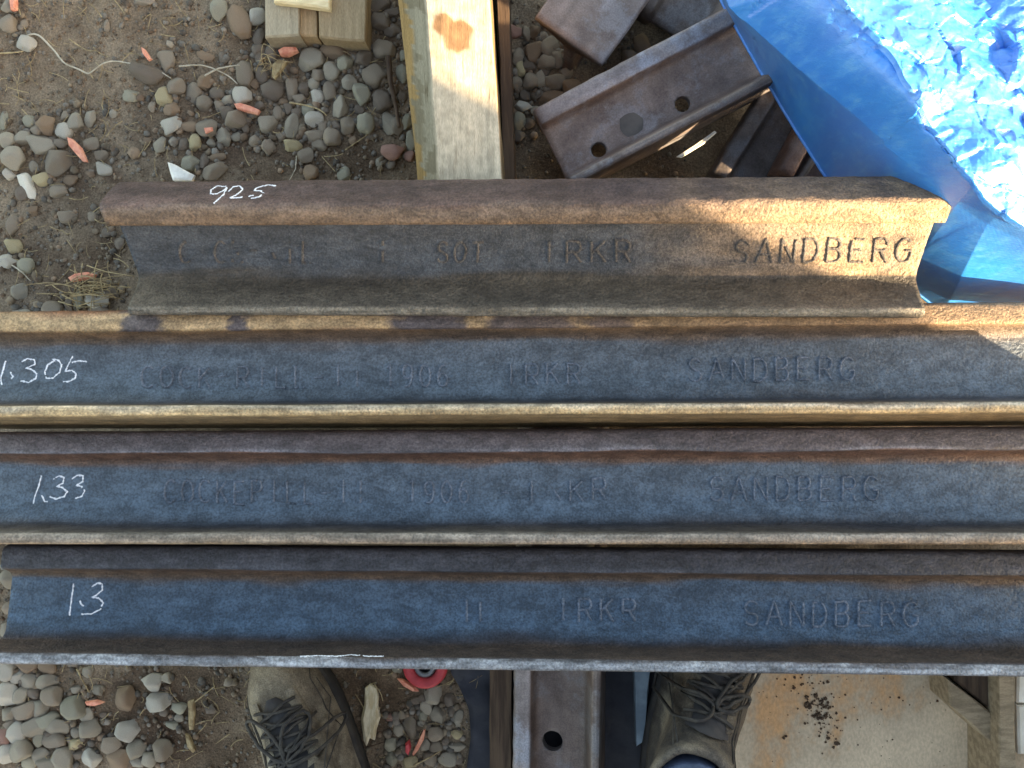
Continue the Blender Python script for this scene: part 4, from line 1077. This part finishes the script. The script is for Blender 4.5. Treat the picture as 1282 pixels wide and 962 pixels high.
# loose grit, smaller pebbles: uncountable
def scatter_grit():
    V = []; Fc = []
    base_v, base_f = [], []
    bm = bmesh.new(); bmesh.ops.create_icosphere(bm, subdivisions=1, radius=1.0)
    bm.verts.ensure_lookup_table()
    base_v = [v.co.copy() for v in bm.verts]; base_f = [tuple(v.index for v in f.verts) for f in bm.faces]; bm.free()
    r_ = random.Random(11); cols = []
    def add(px, py, rad):
        p = at(px, py, 0.002); i0 = len(V)
        c = Vector((p.x, p.y, gz(p.x, p.y) + rad * 0.3)); sx, sy, sz = [r_.uniform(0.65, 1.25) * rad for _ in range(3)]
        a = r_.uniform(0, 6.28); ca, sa = math.cos(a), math.sin(a)
        g = r_.uniform(0.55, 1.35); tint = r_.choice(((1, 1, 1), (1.1, 1, .85), (.95, 1, 1.05), (1.15, .95, .8)))
        for b in base_v:
            x, y, z = b.x * sx * r_.uniform(.85, 1.1), b.y * sy, b.z * sz
            V.append((c.x + x * ca - y * sa, c.y + x * sa + y * ca, c.z + z)); cols.append((g * tint[0], g * tint[1], g * tint[2], 1))
        for f in base_f: Fc.append(tuple(i0 + q for q in f))
    for _ in range(5200):
        reg = r_.random()
        if reg < 0.66: px, py = r_.uniform(-30, 520), r_.uniform(-30, 400)
        elif reg < 0.74: px, py = r_.uniform(635, 860), r_.uniform(-20, 225)
        elif reg < 0.96: px, py = r_.uniform(-20, 620), r_.uniform(815, 985)
        else: px, py = r_.uniform(-30, 30), r_.uniform(670, 830)
        add(px, py, abs(r_.gauss(0, 0.0016)) + 0.0010)
    # mid-size pebbles gather between the stones
    for s in stones:
        for _ in range(3):
            a = r_.uniform(0, 6.28); d = r_.uniform(0.9, 2.0)
            add(s[0] + math.cos(a) * s[2] * d, s[1] + math.sin(a) * s[3] * d, r_.uniform(0.0025, 0.0065))
    o = obj('gravel', V, Fc, M['grit_v'], ground)
    a = o.data.color_attributes.new('Col', 'FLOAT_COLOR', 'POINT'); a.data.foreach_set('color', [q for c in cols for q in c])
    tag(o, kind='stuff')
M['grit_v'] = mat('grit_tinted', lin(122, 112, 98), lin(92, 82, 70), scale=55, rough=0.9, bump=0.2, vcol=True)
scatter_grit()

# soil crumbs on the plywood
def crumbs():
    r_ = random.Random(5); V = []; Fc = []
    bm = bmesh.new(); bmesh.ops.create_icosphere(bm, subdivisions=1, radius=1.0); bm.verts.ensure_lookup_table()
    bv = [v.co.copy() for v in bm.verts]; bf = [tuple(v.index for v in f.verts) for f in bm.faces]; bm.free()
    def add(px, py, rad):
        p = at(px, py, 0.021); i0 = len(V)
        for b in bv: V.append((p.x + b.x * rad * r_.uniform(.7, 1.3), p.y + b.y * rad * r_.uniform(.7, 1.3), 0.0205 + rad * 0.5 + b.z * rad * 0.6))
        for f in bf: Fc.append(tuple(i0 + q for q in f))
    for _ in range(85): add(r_.gauss(1024, 11), r_.gauss(886, 9), abs(r_.gauss(0, .0011)) + .0007)
    for _ in range(30): add(r_.gauss(1012, 16), r_.gauss(856, 8), abs(r_.gauss(0, .0008)) + .0006)
    for _ in range(25): add(r_.gauss(1038, 9), r_.gauss(912, 7), abs(r_.gauss(0, .0009)) + .0006)
    for _ in range(60): add(r_.uniform(950, 1200), r_.uniform(845, 960), abs(r_.gauss(0, .0005)) + .0005)
    for _ in range(6): add(1047 + r_.gauss(0, 2), 931 + r_.gauss(0, 2), .0022)
    add(981, 924, .0022); add(984, 922, .002)
    tag(obj('soil_crumbs', V, Fc, M['speck']), 'dark soil crumbs scattered on the plywood sheet', 'soil', kind='stuff')
crumbs()

# ------------------------------------------------------------------ chips, roots, straw
def shard(name, px_pts, zt, m, label, cat, group=None, z0=0.004):
    """flat shard: outline in pixels, given a real thickness and an uneven top"""
    pts = [at(x, y, z0) for (x, y) in px_pts]; n_ = len(pts)
    c = sum(pts, Vector()) / n_; base = gz(c.x, c.y) + z0
    r_ = random.Random(int(c.x * 1e4) + 3)
    V = [Vector((p.x, p.y, base)) for p in pts] + [Vector((p.x, p.y, base + zt * r_.uniform(.5, .8))) for p in pts] + \
        [Vector((c.x + (p.x - c.x) * .7, c.y + (p.y - c.y) * .7, base + zt * r_.uniform(.85, 1.15))) for p in pts] + [Vector((c.x, c.y, base + zt))]
    Fc = [tuple(range(n_))[::-1]]
    for k in range(2):
        for i in range(n_): Fc.append((k * n_ + i, k * n_ + (i + 1) % n_, (k + 1) * n_ + (i + 1) % n_, (k + 1) * n_ + i))
    for i in range(n_): Fc.append((2 * n_ + i, 2 * n_ + (i + 1) % n_, 3 * n_))
    o = obj(name, [v - Vector((c.x, c.y, base)) for v in V], Fc, m, smooth=False, loc=(c.x, c.y, base))
    bm = bmesh.new(); bm.from_mesh(o.data); bmesh.ops.recalc_face_normals(bm, faces=bm.faces); bm.to_mesh(o.data); bm.free()
    return tag(o, label, cat, group)
G_ = 'orange painted chips on the ground'
shard('chip', [(295, 132), (303, 131), (316, 135), (327, 140), (324, 145), (310, 142), (298, 138)], .008, M['chip'], 'blocky orange chip wedged among grey stones between two pale roots and the shortest rail', 'chip', G_, .012)
shard('chip', [(86, 173), (92, 175), (103, 186), (110, 203), (105, 203), (96, 193), (88, 183)], .007, M['chip'], 'slender orange chip lying between rounded stones and bare dirt', 'chip', G_, .012)
shard('chip', [(349, 64), (356, 60), (371, 60), (374, 65), (362, 71), (352, 71)], .009, M['chip'], 'stubby orange chip just off the notched timber block', 'chip', G_, .012)
shard('chip', [(86, 348), (95, 343), (110, 341), (120, 344), (118, 348), (105, 351), (90, 353)], .008, M['chip'], 'pinkish orange chip on the straw clump by the rail end', 'chip', G_, .012)
shard('chip', [(15, 0), (23, 0), (23, 14), (17, 15)], .008, M['chip'], 'orange chip fragment lying by bare dirt and two grey stones', 'chip', G_, .008)
shard('chip', [(498, 849), (505, 850), (520, 859), (525, 865), (517, 864), (506, 858)], .007, M['chip'], 'orange chip lying right beside the red ring', 'chip', G_, .010)
shard('chip', [(531, 912), (533, 913), (531, 925), (524, 938), (518, 945), (517, 942), (523, 929)], .006, M['chip'], 'long thin orange chip among gravel between boot and black sheet', 'chip', G_, .014)
shard('chip', [(508, 930), (513, 926), (515, 935), (512, 944), (508, 940)], .007, M['red'], 'short red chip among gravel near the long thin orange chip', 'chip', G_, .012)
shard('chip', [(108, 878), (122, 876), (132, 879), (120, 883), (110, 882)], .006, M['chip'], 'pale orange chip on light gravel near the rail chalked 1.3', 'chip', G_, .010)
shard('chip', [(179, 61), (184, 64), (192, 76), (188, 78), (181, 69)], .006, M['chip'], 'brown orange chip standing over the big dark flat stone', 'chip', G_, .018)
shard('chip', [(256, 161), (266, 160), (267, 164), (258, 168)], .004, M['chip'], 'tiny pink chip resting on a brown stone', 'chip', G_, .020)
shard('white_shard', [(213, 205), (222, 208), (240, 218), (246, 221), (243, 228), (220, 228), (216, 218)], .008, M['white'], 'bright white shard touching the top of the shortest rail', 'shard', None, .006)
shard('wood_chip', [(458, 860), (464, 856), (472, 860), (475, 872), (474, 883), (477, 897), (472, 912), (470, 925), (464, 922), (460, 932), (456, 925), (453, 898), (457, 880)], .009, M['bark'],
      'large pale bark chip on dark soil next to the boot', 'wood chip', None, .004)
shard('wood_chip', [(236, 878), (243, 876), (244, 895), (242, 914), (237, 914), (236, 896)], .006, M['straw'], 'short brown wood chip on soil between gravel and boot', 'wood chip', None, .006)
shard('wood_chip', [(233, 918), (238, 920), (246, 938), (243, 942), (236, 934)], .006, M['straw'], 'brown wood chip pointing at another, farther from the rails', 'wood chip', None, .006)
shard('wood_chip', [(425, 886), (431, 886), (432, 900), (427, 906), (423, 900)], .006, M['straw'], 'small wood flake on dark soil close against the boot', 'wood chip', None, .006)
shard('wood_chip', [(342, 82), (350, 76), (361, 78), (352, 92), (345, 100), (341, 97)], .006, M['straw'], 'tan wood flake near the stubby orange chip', 'wood chip', None, .014)
shard('lit_edge', [(846, 198), (868, 184), (893, 166), (896, 168), (880, 182), (852, 199)], .004, M['pale'], 'thin pale sliver put in for a sunlit edge below the drilled steel offcut', 'lit_edge', None, .075)  # pale sliver imitates an edge catching the sun
def strand(pxs, r, m, name, label, cat, group=None, z=0.006, parent=None, arch=0.0, seed=0):
    P = [at(x, y, z) for (x, y) in pxs]; out = []; n_ = max(8, 6 * len(P))
    for k in range(n_ + 1):
        t = k / n_; p = catmull(P, t)
        out.append(Vector((p.x, p.y, gz(p.x, p.y) + z + arch * math.sin(math.pi * t) + 0.001 * noise.noise(Vector((t * 9, seed, 0))))))
    return tube(name, out, r, m, parent, r2=r * 0.55, label=label, cat=cat, group=group)
strand([(32, 46), (42, 43), (52, 47), (66, 62), (82, 80), (100, 88), (112, 93), (122, 88), (134, 80), (148, 78), (170, 82), (195, 88), (215, 99)], 0.0014, M['root'], 'root', 'long pale winding root running across bare dirt to the dark flat stone', 'root', arch=0.004)
strand([(258, 96), (272, 88), (288, 84), (300, 82)], 0.0015, M['root'], 'root', 'short pale root lying across stones below the notched block', 'root', z=0.022)
strand([(225, 84), (245, 83), (262, 85), (285, 95), (298, 106)], 0.0012, M['root'], 'root', 'thin pinkish root crossing the stones beside a pale one', 'root', z=0.02)
strand([(-5, 67), (15, 66), (30, 65)], 0.0014, M['straw'], 'twig', 'brown twig beside a light stone with a forked end', 'twig')
strand([(85, 48), (95, 55), (108, 62), (120, 63)], 0.0010, M['straw'], 'twig', 'fine curved twig alone on bare dirt above the long root', 'twig')
strand([(487, 72), (489, 100), (495, 130), (500, 160)], 0.0042, M['wood_dark'], 'stick', 'dark stick lying along the timber beam', 'stick', z=0.016)
strand([(433, 188), (448, 178), (464, 167)], 0.0011, M['straw'], 'twig', 'straight straw twig on dark soil near a red stone', 'twig', z=0.008)
strand([(372, 196), (370, 212), (363, 226)], 0.0010, M['root'], 'twig', 'pale hooked twig touching the head of the shortest rail', 'twig', z=0.010)
strand([(362, 128), (380, 131), (400, 138), (410, 146)], 0.0013, M['straw'], 'twig', 'brown twig lying over grey pebbles', 'twig', z=0.02)
strand([(96, 838), (104, 852), (111, 868)], 0.0013, M['straw'], 'twig', 'tan twig on soil next to the chalked 1.3 rail', 'twig', z=0.01)
strand([(243, 880), (256, 870), (268, 860)], 0.0009, M['straw'], 'twig', 'fine twig leaning from a brown wood chip', 'twig', z=0.008)
strand([(14, 332), (26, 340), (38, 352)], 0.0010, M['root'], 'twig', 'pale fine twig by olive stones at the edge of bare dirt', 'twig', z=0.01)
strand([(500, 828), (499, 838)], 0.0016, M['bark'], 'twig', 'stubby cream twig sticking out beside the red ring', 'twig', z=0.02)
strand([(455, 936), (470, 933), (485, 928)], 0.0010, M['wood_dark'], 'twig', 'dark twig at the tip of the bark chip', 'twig', z=0.006)
strand([(518, 958), (535, 950), (552, 940)], 0.0013, M['straw'], 'twig', 'tan twig across the gravel beside the black sheet', 'twig', z=0.014)
# straw clump
sc_root = empty('straw_clump', at(112, 362, 0.0)); bpy.context.view_layer.update()
tag(sc_root, 'tangled dry straw clump by the sawn end of the shortest rail', 'straw')
rr = random.Random(9)
def rel(o, root):
    for v in o.data.vertices: v.co = v.co - root.location
    o.parent = root
for k in range(46):
    x0, y0 = rr.gauss(112, 20), rr.gauss(364, 10); a = rr.choice((rr.gauss(0, 0.3), rr.gauss(0.1, 0.3), rr.gauss(1.3, 0.4))); l_ = rr.uniform(12, 34)
    o = strand([(x0 - l_ * math.cos(a), y0 - l_ * math.sin(a)), (x0, y0 + rr.uniform(-6, 6)), (x0 + l_ * math.cos(a), y0 + l_ * math.sin(a))], rr.uniform(.0005, .0011), M['straw'], 'stalk', None, None, z=rr.uniform(.006, .03), arch=.006, seed=k)
    rel(o, sc_root)
g_root = empty('straw_clump', at(350, 85, 0.0)); bpy.context.view_layer.update()
tag(g_root, 'curled pale grass wisp beside the stubby orange chip', 'straw')
for k in range(16):
    x0, y0 = rr.gauss(338, 9), rr.gauss(78, 8); a = rr.uniform(0, 3.14); l_ = rr.uniform(6, 14)
    o = strand([(x0 - l_ * math.cos(a), y0 - l_ * math.sin(a)), (x0 + rr.uniform(-6, 6), y0 + rr.uniform(-6, 6)), (x0 + l_ * math.cos(a), y0 + l_ * math.sin(a))], rr.uniform(.0004, .0007), M['straw'], 'stalk', None, None, z=rr.uniform(.014, .03), arch=.008, seed=k)
    rel(o, g_root)
# fine litter: bits of root and straw worked into the dirt
def litter():
    V = []; Fc = []; r_ = random.Random(21)
    for _ in range(520):
        reg = r_.random()
        if reg < 0.7: px, py = r_.uniform(-20, 520), r_.uniform(-20, 400)
        else: px, py = r_.uniform(-20, 600), r_.uniform(820, 980)
        a = r_.uniform(0, 6.28); l_ = r_.uniform(3, 14) ; bend = r_.uniform(-3, 3)
        P = [at(px + l_ * math.cos(a) * s - bend * math.sin(a) * (1 - s * s), py + l_ * math.sin(a) * s + bend * math.cos(a) * (1 - s * s), 0.004) for s in (-1, -0.4, 0.3, 1)]
        rad = r_.uniform(0.0003, 0.0007); i0 = len(V); zz = r_.uniform(0.003, 0.008)
        for i, p in enumerate(P):
            d = (P[min(i + 1, 3)] - P[max(i - 1, 0)]).normalized(); s_ = Vector((-d.y, d.x, 0))
            b = Vector((p.x, p.y, gz(p.x, p.y) + zz))
            V += [b - s_ * rad, b + Vector((0, 0, rad * 1.4)), b + s_ * rad]
        for i in range(3):
            for j in range(2):
                q = i0 + i * 3 + j; Fc.append((q, q + 1, q + 4, q + 3))
    tag(obj('litter', V, Fc, M['straw'], ground), kind='stuff')
litter()
print('objects', len(bpy.data.objects))
